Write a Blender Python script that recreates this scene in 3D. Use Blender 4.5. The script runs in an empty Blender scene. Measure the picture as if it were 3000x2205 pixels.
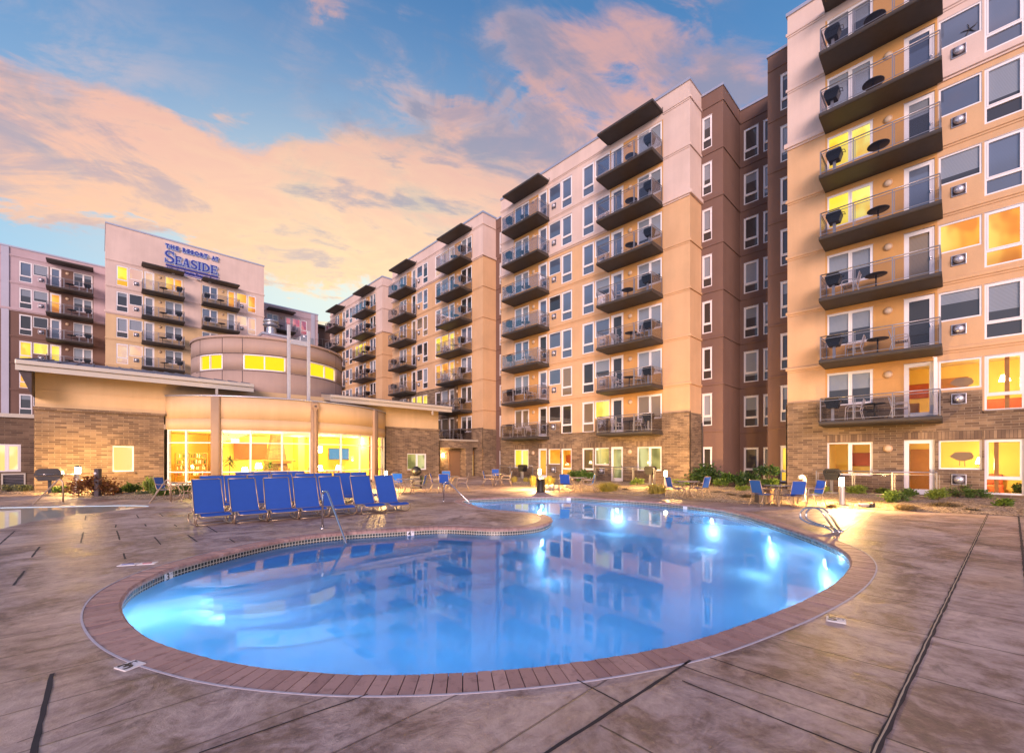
import bpy, bmesh, math, random
from mathutils import Vector, Matrix
random.seed(7)
PI = math.pi
SC = bpy.context.scene
COL = SC.collection

# ------------------------------------------------------------------ survey of the place
# the building grid is turned about 44 degrees from the camera: D1 runs away along the long
# wing, D2 runs along the clubhouse.  s is measured along D1, n along D2, in metres.
C1, C2 = 0.6926, 0.7213
FPX, HOR, EYE = 1260.0, 1343.0, 1.65          # survey constants of the photograph (3000 px wide)
ROT_LONG = math.atan2(-C2, C1)                 # facade frames: local x to the right, y into the building
ROT_CROSS = math.atan2(C1, C2)

def W(s, n, z=0.0):
    return Vector((-C1*s + C2*n, C2*s + C1*n, z))

def gp(u, v, z=0.0):
    Y = (EYE - z)*FPX/(v - HOR)
    return Vector(((u-1500)/FPX*Y, Y, z))

def s_of(u, n):
    t = (u-1500)/FPX; Y = n/(C2*t + C1)
    return -C1*t*Y + C2*Y

def n_of(u, s):
    t = (u-1500)/FPX; Y = s/(-C1*t + C2)
    return C2*t*Y + C1*Y

# ------------------------------------------------------------------ mesh helper
class MB:
    def __init__(self):
        self.v = []; self.f = []; self.m = []; self.sm = []; self.uv = {}
        self.M = None
    def add(self, pts):
        i = len(self.v)
        if self.M is not None:
            pts = [self.M @ Vector(p) for p in pts]
        self.v += [tuple(p) for p in pts]
        return i
    def face(self, idx, m=0, sm=False, uv=None):
        if uv: self.uv[len(self.f)] = uv
        self.f.append(tuple(idx)); self.m.append(m); self.sm.append(sm)
    def quad(self, a, b, c, d, m=0, uv=None):
        i = self.add((a, b, c, d)); self.face((i, i+1, i+2, i+3), m, False, uv)
    def box(self, x0, x1, y0, y1, z0, z1, m=0, bev=0.0):
        if x0 > x1: x0, x1 = x1, x0
        if y0 > y1: y0, y1 = y1, y0
        if z0 > z1: z0, z1 = z1, z0
        b = min(bev, (x1-x0)*.4, (y1-y0)*.4, (z1-z0)*.4)
        if b <= 0:
            i = self.add([(x0,y0,z0),(x1,y0,z0),(x1,y1,z0),(x0,y1,z0),(x0,y0,z1),(x1,y0,z1),(x1,y1,z1),(x0,y1,z1)])
            for q in ((3,2,1,0),(4,5,6,7),(0,1,5,4),(1,2,6,5),(2,3,7,6),(3,0,4,7)):
                self.face([i+k for k in q], m)
            return
        bm = bmesh.new()
        bmesh.ops.create_cube(bm, size=1)
        for v in bm.verts:
            v.co = Vector(((x0+x1)/2+v.co.x*(x1-x0), (y0+y1)/2+v.co.y*(y1-y0), (z0+z1)/2+v.co.z*(z1-z0)))
        bmesh.ops.bevel(bm, geom=bm.edges[:], offset=b, segments=2, profile=.5, affect='EDGES')
        self.bm(bm, m); bm.free()
    def bm(self, bm, m=0, sm=False):
        bm.verts.index_update()
        i = self.add([v.co[:] for v in bm.verts])
        for f in bm.faces: self.face([i+v.index for v in f.verts], m, sm)
    def prism(self, poly, z0, z1, m=0, mside=None):
        k = len(poly)
        i = self.add([(p[0], p[1], z0) for p in poly] + [(p[0], p[1], z1) for p in poly])
        self.face([i+k+j for j in range(k)], m); self.face([i+k-1-j for j in range(k)], m)
        for j in range(k):
            a = (j+1) % k
            self.face((i+j, i+a, i+k+a, i+k+j), m if mside is None else mside)
    def tube(self, pts, r, m=0, n=7, cap=True, closed=False):
        pts = [Vector(p) for p in pts]; K = len(pts)
        rs = r if isinstance(r, (list, tuple)) else [r]*K
        prev = None; rings = []
        for k, p in enumerate(pts):
            if closed: t = pts[(k+1) % K] - pts[k-1]
            elif k == 0: t = pts[1]-p
            elif k == K-1: t = p-pts[k-1]
            else: t = (pts[k+1]-p).normalized() + (p-pts[k-1]).normalized()
            if t.length < 1e-9: t = Vector((0,0,1))
            t.normalize()
            if prev is None:
                a = t.orthogonal().normalized()
            else:
                a = prev - t*prev.dot(t)
                a = a.normalized() if a.length > 1e-6 else t.orthogonal().normalized()
            prev = a; b = t.cross(a)
            rings.append(self.add([p + (a*math.cos(2*PI*j/n) + b*math.sin(2*PI*j/n))*rs[k] for j in range(n)]))
        for k in range(K if closed else K-1):
            i0, i1 = rings[k], rings[(k+1) % K]
            for j in range(n):
                self.face((i0+j, i0+(j+1) % n, i1+(j+1) % n, i1+j), m, True)
        if cap and not closed:
            self.face([rings[0]+n-1-j for j in range(n)], m); self.face([rings[-1]+j for j in range(n)], m)
    def lathe(self, prof, c=(0,0,0), m=0, n=16, axis='Z', a0=0, a1=2*PI, sm=True):
        full = abs(a1-a0-2*PI) < 1e-6
        N = n if full else n+1
        rings = []
        for (r, h) in prof:
            pts = []
            for j in range(N):
                a = a0+(a1-a0)*j/n
                if axis == 'Z': pts.append((c[0]+r*math.cos(a), c[1]+r*math.sin(a), c[2]+h))
                else: pts.append((c[0]+r*math.cos(a), c[1]-h, c[2]+r*math.sin(a)))
            rings.append(self.add(pts))
        for k in range(len(prof)-1):
            for j in range(n):
                a = (j+1) % N if full else j+1
                self.face((rings[k]+j, rings[k]+a, rings[k+1]+a, rings[k+1]+j), m, sm)
    def build(self, name, mats, parent=None, loc=None, rot=None):
        me = bpy.data.meshes.new(name)
        me.from_pydata(self.v, [], self.f)
        me.polygons.foreach_set('material_index', self.m)
        me.polygons.foreach_set('use_smooth', self.sm)
        if self.uv:
            l = me.uv_layers.new(name='uv')
            for p in me.polygons:
                q = self.uv.get(p.index)
                if q:
                    for k, li in enumerate(p.loop_indices): l.data[li].uv = q[k]
        if not isinstance(mats, (list, tuple)): mats = [mats]
        for x in mats: me.materials.append(x)
        me.update()
        return link(name, me, parent, loc, rot)

def prism_y(self, poly, ya, yb, m=0):
    k = len(poly); i = self.add([(p[0], ya, p[1]) for p in poly] + [(p[0], yb, p[1]) for p in poly])
    self.face([i+j for j in range(k)], m); self.face([i+k+k-1-j for j in range(k)], m)
    for j in range(k):
        a = (j+1) % k; self.face((i+j, i+k+j, i+k+a, i+a), m)
MB.prism_y = prism_y

def link(name, data, parent=None, loc=None, rot=None):
    o = bpy.data.objects.new(name, data); COL.objects.link(o)
    if parent is not None: o.parent = parent
    if loc is not None: o.location = loc
    if rot is not None: o.rotation_euler = (0, 0, rot)
    return o

def thing(name, label, cat, loc=(0,0,0), rot=0, group=None):
    o = link(name, None, None, loc, rot)
    o.empty_display_size = .2
    return tag(o, label, cat, group)

def tag(o, label, cat, group=None, kind=None):
    if label: o['label'] = label
    if cat: o['category'] = cat
    if group: o['group'] = group
    if kind: o['kind'] = kind
    return o

def struct(o):
    o['kind'] = 'structure'; return o

def copy_tree(o, parent=None):
    c = o.copy(); COL.objects.link(c)
    if parent is not None: c.parent = parent
    for ch in list(o.children): copy_tree(ch, c)
    return c

# ------------------------------------------------------------------ node helper
class S:
    nt = None
    def __init__(self, sock): self.s = sock
    @staticmethod
    def of(x): return x.s if isinstance(x, S) else x
    @classmethod
    def math(cls, op, *a, clamp=False):
        n = cls.nt.nodes.new('ShaderNodeMath'); n.operation = op; n.use_clamp = clamp
        for i, x in enumerate(a):
            if isinstance(x, S): cls.nt.links.new(x.s, n.inputs[i])
            else: n.inputs[i].default_value = x
        return S(n.outputs[0])
    def __add__(a, b): return S.math('ADD', a, b)
    __radd__ = __add__
    def __sub__(a, b): return S.math('SUBTRACT', a, b)
    def __rsub__(a, b): return S.math('SUBTRACT', b, a)
    def __mul__(a, b): return S.math('MULTIPLY', a, b)
    __rmul__ = __mul__
    def __truediv__(a, b): return S.math('DIVIDE', a, b)

def node(nt, typ, ins=None, **kw):
    n = nt.nodes.new(typ)
    for k, v in kw.items(): setattr(n, k, v)
    for k, v in (ins or {}).items():
        if isinstance(v, S): nt.links.new(v.s, n.inputs[k])
        elif isinstance(v, bpy.types.NodeSocket): nt.links.new(v, n.inputs[k])
        else: n.inputs[k].default_value = v
    return n

def mixc(nt, fac, a, b, mode='MIX'):
    n = nt.nodes.new('ShaderNodeMix'); n.data_type = 'RGBA'; n.blend_type = mode
    for i, x in ((0, fac), (6, a), (7, b)):
        if isinstance(x, S): nt.links.new(x.s, n.inputs[i])
        elif isinstance(x, bpy.types.NodeSocket): nt.links.new(x, n.inputs[i])
        else:
            n.inputs[i].default_value = x if i == 0 else (tuple(x)+(1,))[:4]
    return n.outputs[2]

def sstep(x, a, b):
    n = S.nt.nodes.new('ShaderNodeMapRange'); n.interpolation_type = 'SMOOTHSTEP'
    S.nt.links.new(x.s, n.inputs[0]); n.inputs[1].default_value = a; n.inputs[2].default_value = b
    return S(n.outputs[0])

def ramp(nt, fac, stops, interp='LINEAR'):
    n = nt.nodes.new('ShaderNodeValToRGB'); cr = n.color_ramp; cr.interpolation = interp
    while len(cr.elements) < len(stops): cr.elements.new(.5)
    for e, (p, c) in zip(cr.elements, stops):
        e.position = p; e.color = tuple(c)+(1,) if len(c) == 3 else c
    nt.links.new(S.of(fac), n.inputs[0])
    return n.outputs[0]

def new_mat(name):
    m = bpy.data.materials.new(name); m.use_nodes = True
    nt = m.node_tree; nt.nodes.clear(); S.nt = nt
    out = nt.nodes.new('ShaderNodeOutputMaterial')
    return m, nt, out

def noise(nt, vec, scale, detail=4, rough=.55, dist=0.0):
    n = node(nt, 'ShaderNodeTexNoise', {'Scale': scale, 'Detail': detail, 'Roughness': rough, 'Distortion': dist})
    if vec is not None: nt.links.new(S.of(vec), n.inputs['Vector'])
    return S(n.outputs[0])

def principled(nt, out, color, rough=.6, metal=0.0, spec=.5, bump=None, bstr=.3, bdist=.02, coat=0.0, **extra):
    p = nt.nodes.new('ShaderNodeBsdfPrincipled')
    for k, x in (('Base Color', color), ('Roughness', rough), ('Metallic', metal), ('Specular IOR Level', spec), ('Coat Weight', coat)):
        if isinstance(x, (S, bpy.types.NodeSocket)): nt.links.new(S.of(x), p.inputs[k])
        else: p.inputs[k].default_value = tuple(x)+(1,) if isinstance(x, tuple) and len(x) == 3 else x
    for k, x in extra.items(): p.inputs[k].default_value = x
    if bump is not None:
        b = node(nt, 'ShaderNodeBump', {'Strength': bstr, 'Distance': bdist, 'Height': bump})
        nt.links.new(b.outputs[0], p.inputs['Normal'])
    nt.links.new(p.outputs[0], out.inputs[0])
    return p

def pos(nt): return nt.nodes.new('ShaderNodeNewGeometry').outputs['Position']
def objco(nt): return nt.nodes.new('ShaderNodeTexCoord').outputs['Object']
def rnd(nt): return S(nt.nodes.new('ShaderNodeObjectInfo').outputs['Random'])

# ------------------------------------------------------------------ materials
MAT = {}
def plain(name, color, rough=.5, metal=0.0, var=.15, scale=6.0, bump=0.0, coat=0.0, spec=.5):
    m, nt, out = new_mat(name)
    v = noise(nt, objco(nt), scale, 5)
    c = mixc(nt, v, tuple(x*(1-var) for x in color), tuple(min(1, x*(1+var)) for x in color))
    principled(nt, out, c, rough, metal, spec, bump=noise(nt, objco(nt), scale*14, 3) if bump else None, bstr=bump, coat=coat)
    MAT[name] = m; return m

def stucco(name, color, stain=.10):
    m, nt, out = new_mat(name)
    P = pos(nt)
    v = noise(nt, P, .35, 6, .6)
    mp = node(nt, 'ShaderNodeMapping'); nt.links.new(P, mp.inputs[0]); mp.inputs['Scale'].default_value = (2.2, 2.2, .16)
    streak = noise(nt, mp.outputs[0], 1.0, 4, .6)
    grain = noise(nt, P, 45, 2, .6)
    f = sstep(v*.7 + streak*.3, .33, .66)
    c = mixc(nt, f, tuple(x*(1-stain) for x in color), tuple(x*(1+stain*.6) for x in color))
    c = mixc(nt, .25, c, mixc(nt, grain, (.25,.25,.25), (1,1,1)), 'MULTIPLY')
    principled(nt, out, c, .88, 0, .25, bump=grain, bstr=.35, bdist=.01)
    MAT[name] = m; return m

def brick(name, cols, bw=.42, bh=.105):
    m, nt, out = new_mat(name)
    o = node(nt, 'ShaderNodeSeparateXYZ', {0: objco(nt)})
    x = S(o.outputs[0]) + S(o.outputs[1])
    cv = node(nt, 'ShaderNodeCombineXYZ', {0: x, 1: S(o.outputs[2])})
    def bt(c1, c2, mort, bias):
        b = node(nt, 'ShaderNodeTexBrick', {'Scale': 1.0, 'Mortar Size': .007, 'Mortar Smooth': .3, 'Bias': bias, 'Brick Width': bw, 'Row Height': bh, 'Color1': c1+(1,), 'Color2': c2+(1,), 'Mortar': mort+(1,)})
        nt.links.new(cv.outputs[0], b.inputs['Vector']); return b
    b = bt(cols[0], cols[1], cols[3], -.1)
    # blockwise tone: a few runs of pale and dark stone
    big = noise(nt, cv.outputs[0], .55, 3, .6)
    c = mixc(nt, sstep(big, .42, .62) * .75, b.outputs[0], bt(cols[2], cols[0], cols[3], .2).outputs[0])
    fine = noise(nt, cv.outputs[0], 30, 4)
    c = mixc(nt, .3, c, mixc(nt, fine, (.3,.3,.3), (1,1,1)), 'MULTIPLY')
    principled(nt, out, c, .85, 0, .3, bump=S(b.outputs[1])*-1.0 + fine*.2, bstr=.5, bdist=.012)
    MAT[name] = m; return m

stucco('stucco_pale', (.73, .57, .50))
stucco('stucco_tan', (.70, .445, .25))
stucco('stucco_bay', (.66, .36, .13))
stucco('stucco_brown', (.20, .122, .098))
stucco('stucco_mauve', (.54, .42, .45))
stucco('stucco_cream', (.72, .51, .29))
stucco('stucco_drum', (.45, .33, .275))
stucco('pilaster_gray', (.50, .50, .60), .06)
brick('stone_brick', ((.15,.098,.066), (.38,.265,.165), (.085,.058,.043), (.36,.29,.21)))
brick('soldier_brick', ((.17,.115,.08), (.40,.28,.175), (.11,.075,.055), (.10,.07,.05)), .105, .40)
brick('dark_brick', ((.13,.085,.06), (.26,.175,.12), (.075,.05,.04), (.24,.19,.14)))
plain('white_frame', (.80, .77, .78), .4, 0, .05)
plain('cap_metal', (.52, .52, .58), .35, .6, .06, 2)
plain('balcony_slab', (.048, .040, .036), .6, 0, .3, 3, .15)
plain('light_cover', (.58, .44, .31), .5, 0, .06)
plain('rail_metal', (.30, .285, .30), .36, .7, .06)
plain('grill_black', (.012, .012, .014), .42, 0, .2)
plain('grill_post', (.42, .40, .40), .4, .5)
plain('table_brown', (.05, .04, .035), .4)
plain('chair_white', (.62, .57, .56), .45, 0, .05)
plain('bronze_tube', (.46, .34, .24), .34, .6, .1)
plain('steel_tube', (.62, .60, .60), .18, 1.0, .04)
plain('pilaster_tan', (.40, .27, .17), .85, 0, .1, 2, .2)
plain('roof_metal', (.16, .17, .22), .45, .4, .12, 1.5)
plain('fascia_metal', (.60, .54, .46), .42, .35, .05, 1)
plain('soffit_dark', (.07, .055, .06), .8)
plain('dark_steel', (.045, .042, .045), .45, .3)
plain('galvanised', (.42, .43, .46), .35, .8, .12, 5)
plain('caulk', (.44, .42, .49), .6, 0, .2, 14)
plain('joint_black', (.028, .022, .026), .8, 0, .3, 9)
plain('groove_edge', (.46, .36, .25), .85, 0, .2, 9)
plain('pebble_plaster', (.50, .70, .82), .6, 0, .05, 3)
plain('step_edge', (.02, .07, .13), .4)
plain('marker_white', (.72, .70, .72), .5, 0, .06)
plain('marker_black', (.015, .015, .02), .5)
plain('marker_red', (.55, .06, .08), .5)
plain('pot_clay', (.42, .26, .16), .75, 0, .15, 4)
plain('stem_brown', (.09, .06, .035), .8)
plain('rock_pale', (.38, .33, .27), .9, 0, .3, 4, .4)
plain('wood_orange', (.42, .20, .055), .45, 0, .25, 3)
plain('door_brown', (.20, .115, .065), .6, 0, .12, 2)
plain('room_yellow', (.86, .66, .20), .8, 0, .06, .7)
plain('room_floor', (.42, .22, .09), .4, 0, .2, 2)
plain('room_ceiling', (.75, .65, .42), .8, 0, .05, 1)
plain('art_red', (.42, .10, .05), .6, 0, .5, 1.2)
plain('pot_dark', (.06, .035, .025), .5)
plain('sign_blue', (.030, .045, .30), .35, 0, .05)

plain('sign_plate', (.36, .32, .60), .5, 0, .06)
plain('conduit', (.55, .55, .58), .4, .5)
plain('pvc_white', (.78, .74, .68), .45, 0, .05)

def fabric(name, color):
    m, nt, out = new_mat(name)
    w = node(nt, 'ShaderNodeTexWave', {'Scale': 60.0, 'Distortion': .3}, bands_direction='Z'); nt.links.new(objco(nt), w.inputs[0])
    r = rnd(nt)
    c = mixc(nt, S(w.outputs[1])*.35 + noise(nt, objco(nt), 5, 4)*.45, tuple(x*.8 for x in color), tuple(x*1.2 for x in color))
    c = mixc(nt, r*.35, c, tuple(x*.72 for x in color))
    p = principled(nt, out, c, .75, 0, .3, bump=S(w.outputs[1]), bstr=.1, bdist=.003)
    t = node(nt, 'ShaderNodeBsdfTranslucent', {'Color': tuple(min(1, x*1.6) for x in color)+(1,)})
    mx = node(nt, 'ShaderNodeMixShader', {0: .3}); nt.links.new(p.outputs[0], mx.inputs[1]); nt.links.new(t.outputs[0], mx.inputs[2])
    nt.links.new(mx.outputs[0], out.inputs[0]); MAT[name] = m
fabric('sling_blue', (.040, .135, .53))
fabric('sling_sky', (.06, .22, .60))

def pane(name, kind):
    m, nt, out = new_mat(name)
    sep = node(nt, 'ShaderNodeSeparateXYZ', {0: objco(nt)}); z = S(sep.outputs[2]); x = S(sep.outputs[0])
    r = rnd(nt)
    if kind in ('blind', 'blind_warm'):
        sl = S.math('FRACT', z*19.0)
        line = sstep(S.math('ABSOLUTE', sl-.5), .28, .46)
        base = (.30, .34, .40) if kind == 'blind' else (.30, .22, .13)
        dk = tuple(k*.38 for k in base)
        c = mixc(nt, line, base, dk)
        c = mixc(nt, r*.55, c, tuple(k*.30 for k in base))
        # how far the blind is let down differs from window to window
        cut = sstep(z - r*1.6 + .85, 0, .02) if kind == 'blind' else sstep(z+9, 0, 1)
        c = mixc(nt, cut, (.014, .014, .018), c)
        p = principled(nt, out, c, .55, 0, .5, coat=1.0); p.inputs['Coat Roughness'].default_value = .03; p.inputs['Coat IOR'].default_value = 1.7
    elif kind == 'sky':  # reflected sky painted into the pane colour, darker low down
        c = mixc(nt, r*.8, (.07, .11, .20), (.13, .16, .22))
        c = mixc(nt, sstep(S.math('ABSOLUTE', S.math('FRACT', z*19.0)-.5), .30, .46)*.35, c, (.04, .05, .08)); c = mixc(nt, sstep(z + r*.8, .9, .2)*.4, c, (.05, .055, .07))
        p = principled(nt, out, c, .5, 0, .5, coat=1.0); p.inputs['Coat Roughness'].default_value = .02; p.inputs['Coat IOR'].default_value = 2.0
    elif kind == 'dark':
        c = mixc(nt, noise(nt, objco(nt), 1.5, 3), (.006, .005, .006), (.035, .028, .024))
        p = principled(nt, out, c, .4, 0, .5, coat=1.0); p.inputs['Coat Roughness'].default_value = .02; p.inputs['Coat IOR'].default_value = 1.55
    else:
        A = {'lit_yellow': ((1.0,.72,.06), (1.0,.86,.22), (.95,.42,.03)), 'lit_orange': ((1.0,.40,.05), (1.0,.66,.16), (.62,.17,.03)),
             'lit_white': ((1.0,.78,.30), (1.0,.88,.50), (.95,.52,.10)), 'lit_peach': ((.95,.55,.34), (1.0,.74,.50), (.80,.42,.40)),
             'lit_green': ((.62,.52,.16), (.85,.78,.36), (.12,.12,.04)), 'lit_pink': ((.90,.20,.26), (.95,.42,.42), (.35,.12,.24))}[kind]
        cv = node(nt, 'ShaderNodeCombineXYZ', {0: x*.9 + r*9.0, 1: z*.55 + r*5.0})
        blot = noise(nt, cv.outputs[0], 1.1, 2, .4)
        side = sstep(x*(S.math('SIGN', r-.5)) + (r-.5)*.6, -.5, .75)
        c = mixc(nt, side, A[0], A[1])
        c = mixc(nt, sstep(blot, .46, .60)*.7, c, A[2])
        c = mixc(nt, sstep(z + r*.5, -.15, -.75)*.5, c, tuple(k*.55 for k in A[2]))
        c = mixc(nt, sstep(z, .62, .95)*.35, c, A[2])
        sl = sstep(S.math('ABSOLUTE', S.math('FRACT', z*19.0)-.5), .26, .46)*sstep(r, .35, .36)
        c = mixc(nt, sl*.45, c, tuple(k*.55 for k in A[2]))
        e = node(nt, 'ShaderNodeEmission', {'Strength': {'lit_white': 1.0, 'lit_yellow': .95, 'lit_green': .7, 'lit_peach': .75, 'lit_pink': .6}.get(kind, .95)}); nt.links.new(c, e.inputs[0])
        g = node(nt, 'ShaderNodeBsdfGlossy', {'Roughness': .02})
        fr = node(nt, 'ShaderNodeFresnel', {'IOR': 1.45})
        mx = node(nt, 'ShaderNodeMixShader', {0: fr.outputs[0]}); nt.links.new(e.outputs[0], mx.inputs[1]); nt.links.new(g.outputs[0], mx.inputs[2])
        nt.links.new(mx.outputs[0], out.inputs[0])
    MAT[name] = m
for k in ('blind', 'blind_warm', 'sky', 'dark', 'lit_yellow', 'lit_orange', 'lit_white', 'lit_peach', 'lit_green', 'lit_pink'):
    pane('pane_'+k, k)

def clear_glass(name, tint, refl=1.0, ior=1.45):
    m, nt, out = new_mat(name)
    t = node(nt, 'ShaderNodeBsdfTransparent', {'Color': tint+(1,)})
    g = node(nt, 'ShaderNodeBsdfGlossy', {'Roughness': .015})
    fr = node(nt, 'ShaderNodeFresnel', {'IOR': ior})
    mx = node(nt, 'ShaderNodeMixShader', {0: S(fr.outputs[0])*refl}); nt.links.new(t.outputs[0], mx.inputs[1]); nt.links.new(g.outputs[0], mx.inputs[2])
    nt.links.new(mx.outputs[0], out.inputs[0]); MAT[name] = m
clear_glass('glass_clear', (.96, .97, .94), .8)
clear_glass('glass_rail', (.86, .86, .89), .42, 1.4)

def emit(name, color, st, thru=False):
    m, nt, out = new_mat(name)
    v = noise(nt, objco(nt), 4, 2)
    c = mixc(nt, v, tuple(k*.9 for k in color), color)
    e = node(nt, 'ShaderNodeEmission', {'Strength': st}); nt.links.new(c, e.inputs[0])
    if thru:                                   # a diffuser: glows and lets the light inside it out
        t = node(nt, 'ShaderNodeBsdfTransparent'); ad = nt.nodes.new('ShaderNodeAddShader')
        nt.links.new(e.outputs[0], ad.inputs[0]); nt.links.new(t.outputs[0], ad.inputs[1]); nt.links.new(ad.outputs[0], out.inputs[0])
    else: nt.links.new(e.outputs[0], out.inputs[0])
    MAT[name] = m
emit('lamp_glow', (1.0, .80, .42), 24, True)
emit('lamp_shade', (1.0, .86, .55), 5, True)
emit('pool_lens', (.85, .95, 1.0), 9)
emit('sign_edge', (.52, .52, .86), .5)
emit('screen_blue', (.16, .34, .50), .9)
emit('exit_glow', (1.0, .55, .40), 1.1)
emit('drum_glow', (1.0, .66, .02), .95)

def leafmat(name, c0, c1):
    m, nt, out = new_mat(name)
    v = noise(nt, objco(nt), 5, 3)
    c = mixc(nt, sstep(v*.7 + rnd(nt)*.3, .3, .7), c0, c1)
    p = principled(nt, out, c, .5, 0, .4)
    t = node(nt, 'ShaderNodeBsdfTranslucent'); nt.links.new(c, t.inputs[0])
    mx = node(nt, 'ShaderNodeMixShader', {0: .3}); nt.links.new(p.outputs[0], mx.inputs[1]); nt.links.new(t.outputs[0], mx.inputs[2])
    nt.links.new(mx.outputs[0], out.inputs[0]); MAT[name] = m
leafmat('leaf_dark', (.025, .06, .018), (.06, .12, .03))
leafmat('leaf_mid', (.05, .11, .022), (.12, .19, .04))
leafmat('leaf_lime', (.12, .20, .03), (.24, .30, .06))
leafmat('leaf_gold', (.30, .26, .045), (.50, .40, .09))
leafmat('leaf_gray', (.10, .13, .07), (.17, .18, .09))
leafmat('leaf_red', (.12, .035, .015), (.22, .12, .03))
leafmat('leaf_dry', (.11, .085, .045), (.22, .16, .08))

def deck_mat():
    m, nt, out = new_mat('deck_concrete')
    P = pos(nt); o = node(nt, 'ShaderNodeSeparateXYZ', {0: P}); X, Y = S(o.outputs[0]), S(o.outputs[1])
    s = X*-C1 + Y*C2; n = X*C2 + Y*C1
    wob = (noise(nt, P, 1.3, 3) - .5)*.03
    # planks run along D2 on the left of the long joint and along D1 on its right
    right = sstep(s, 1.56, 1.54)
    def grid(a, b, wa, wb):
        ra = S.math('FLOOR', a/wa); ca = S.math('FRACT', a/wa)
        l1 = sstep(S.math('ABSOLUTE', ca-.5), .5-.010/wa, .5-.004/wa)
        sh = S.math('FRACT', S.math('SINE', ra*12.9898)*43758.5)
        cb = S.math('FRACT', (b + sh*wb)/wb)
        l2 = sstep(S.math('ABSOLUTE', cb-.5), .5-.016/wb, .5-.005/wb)
        idn = S.math('FRACT', S.math('SINE', ra*78.233 + S.math('FLOOR', (b+sh*wb)/wb)*37.7)*9631.7)
        return S.math('MAXIMUM', l1, l2*.0 + l1), idn
    lA, iA = grid(s + wob, n, .61, 2.4)
    lB, iB = grid(n + wob, s, 1.12, 3.0)
    line = lA*(1.0-right) + lB*right
    idn = iA*(1.0-right) + iB*right
    # plank grain, stretched along the plank
    cvA = node(nt, 'ShaderNodeCombineXYZ', {0: n*.55, 1: s*6.0})
    cvB = node(nt, 'ShaderNodeCombineXYZ', {0: s*.55, 1: n*6.0})
    gA, gB = noise(nt, cvA.outputs[0], 1.6, 5, .6, .4), noise(nt, cvB.outputs[0], 1.6, 5, .6, .4)
    grain = gA*(1.0-right) + gB*right
    blot = noise(nt, P, .42, 7, .68, .9)
    blot2 = noise(nt, P, 1.7, 8, .70, 1.1)
    fine = noise(nt, P, 9.0, 6, .7, .5)
    f = blot*.55 + blot2*.50 + grain*.14 + fine*.22
    c = ramp(nt, f - .205, [(.33, (.070,.046,.042)), (.43, (.20,.135,.118)), (.50, (.365,.275,.255)), (.58, (.52,.405,.365)), (.70, (.68,.56,.50))])
    c = mixc(nt, idn*.22, c, (.17,.115,.105))
    tan = sstep(noise(nt, P, .27, 4, .6, .6), .46, .60)
    c = mixc(nt, tan*.55, c, mixc(nt, 1.0, c, (1.0,.86,.62), 'MULTIPLY'))
    stain = sstep(noise(nt, P, .8, 6, .72, 1.4), .585, .68)
    c = mixc(nt, stain*.65, c, (.085,.058,.048))
    c = mixc(nt, line*(right*.3 + .5), c, (.025,.018,.017))
    h = grain*.35 + blot2*.9 + fine*.45 + noise(nt, P, 34, 4, .65)*.22 - line*1.6
    principled(nt, out, c, S.math('ADD', blot2*.5, .26), 0, .45, bump=h, bstr=.75, bdist=.035)
    MAT['deck_concrete'] = m
deck_mat()

def coping_mat():
    m, nt, out = new_mat('coping_brick')
    a = node(nt, 'ShaderNodeAttribute', attribute_name='tint')
    P = pos(nt); v = noise(nt, P, 9, 5, .65)
    c = mixc(nt, S(a.outputs['Fac']), (.33,.195,.175), (.45,.285,.25))
    c = mixc(nt, sstep(v, .48, .70)*.55, c, (.17,.10,.095))
    principled(nt, out, c, .62, 0, .4, bump=noise(nt, P, 60, 4), bstr=.35, bdist=.008)
    MAT['coping_brick'] = m
coping_mat()

def tile_mat():
    m, nt, out = new_mat('pool_tile')
    uv = nt.nodes.new('ShaderNodeUVMap')
    b = node(nt, 'ShaderNodeTexBrick', {'Scale': 1.0, 'Mortar Size': .006, 'Mortar Smooth': .1, 'Brick Width': .062, 'Row Height': .062, 'Color1': (.035,.045,.05,1), 'Color2': (.07,.065,.05,1), 'Mortar': (.50,.46,.38,1)}, offset=0.0)
    nt.links.new(uv.outputs[0], b.inputs['Vector'])
    principled(nt, out, b.outputs[0], .2, 0, .5, bump=S(b.outputs[1])*-1.0, bstr=.3, bdist=.003)
    MAT['pool_tile'] = m
tile_mat()

def water_mat(name, tint, glow, k, ior=1.25):
    m, nt, out = new_mat(name)
    P = pos(nt)
    h = noise(nt, P, 2.2, 2, .4)
    bmp = node(nt, 'ShaderNodeBump', {'Strength': .035, 'Distance': .02, 'Height': h})
    t = node(nt, 'ShaderNodeBsdfTransparent', {'Color': tint+(1,)})
    tr = node(nt, 'ShaderNodeBsdfTranslucent', {'Color': glow+(1,)})
    df = node(nt, 'ShaderNodeBsdfDiffuse', {'Color': glow+(1,)})
    md = node(nt, 'ShaderNodeMixShader', {0: .45}); nt.links.new(tr.outputs[0], md.inputs[1]); nt.links.new(df.outputs[0], md.inputs[2])
    body = node(nt, 'ShaderNodeMixShader', {0: k}); nt.links.new(t.outputs[0], body.inputs[1]); nt.links.new(md.outputs[0], body.inputs[2])
    g = node(nt, 'ShaderNodeBsdfGlossy', {'Roughness': .02, 'Color': (.92,.95,1,1)}); nt.links.new(bmp.outputs[0], g.inputs['Normal'])
    fr = node(nt, 'ShaderNodeFresnel', {'IOR': ior}); nt.links.new(bmp.outputs[0], fr.inputs['Normal'])
    mx = node(nt, 'ShaderNodeMixShader', {0: fr.outputs[0]}); nt.links.new(body.outputs[0], mx.inputs[1]); nt.links.new(g.outputs[0], mx.inputs[2])
    nt.links.new(mx.outputs[0], out.inputs[0]); MAT[name] = m
water_mat('pool_water', (.35, .66, .94), (.14, .46, .90), .60)
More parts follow.
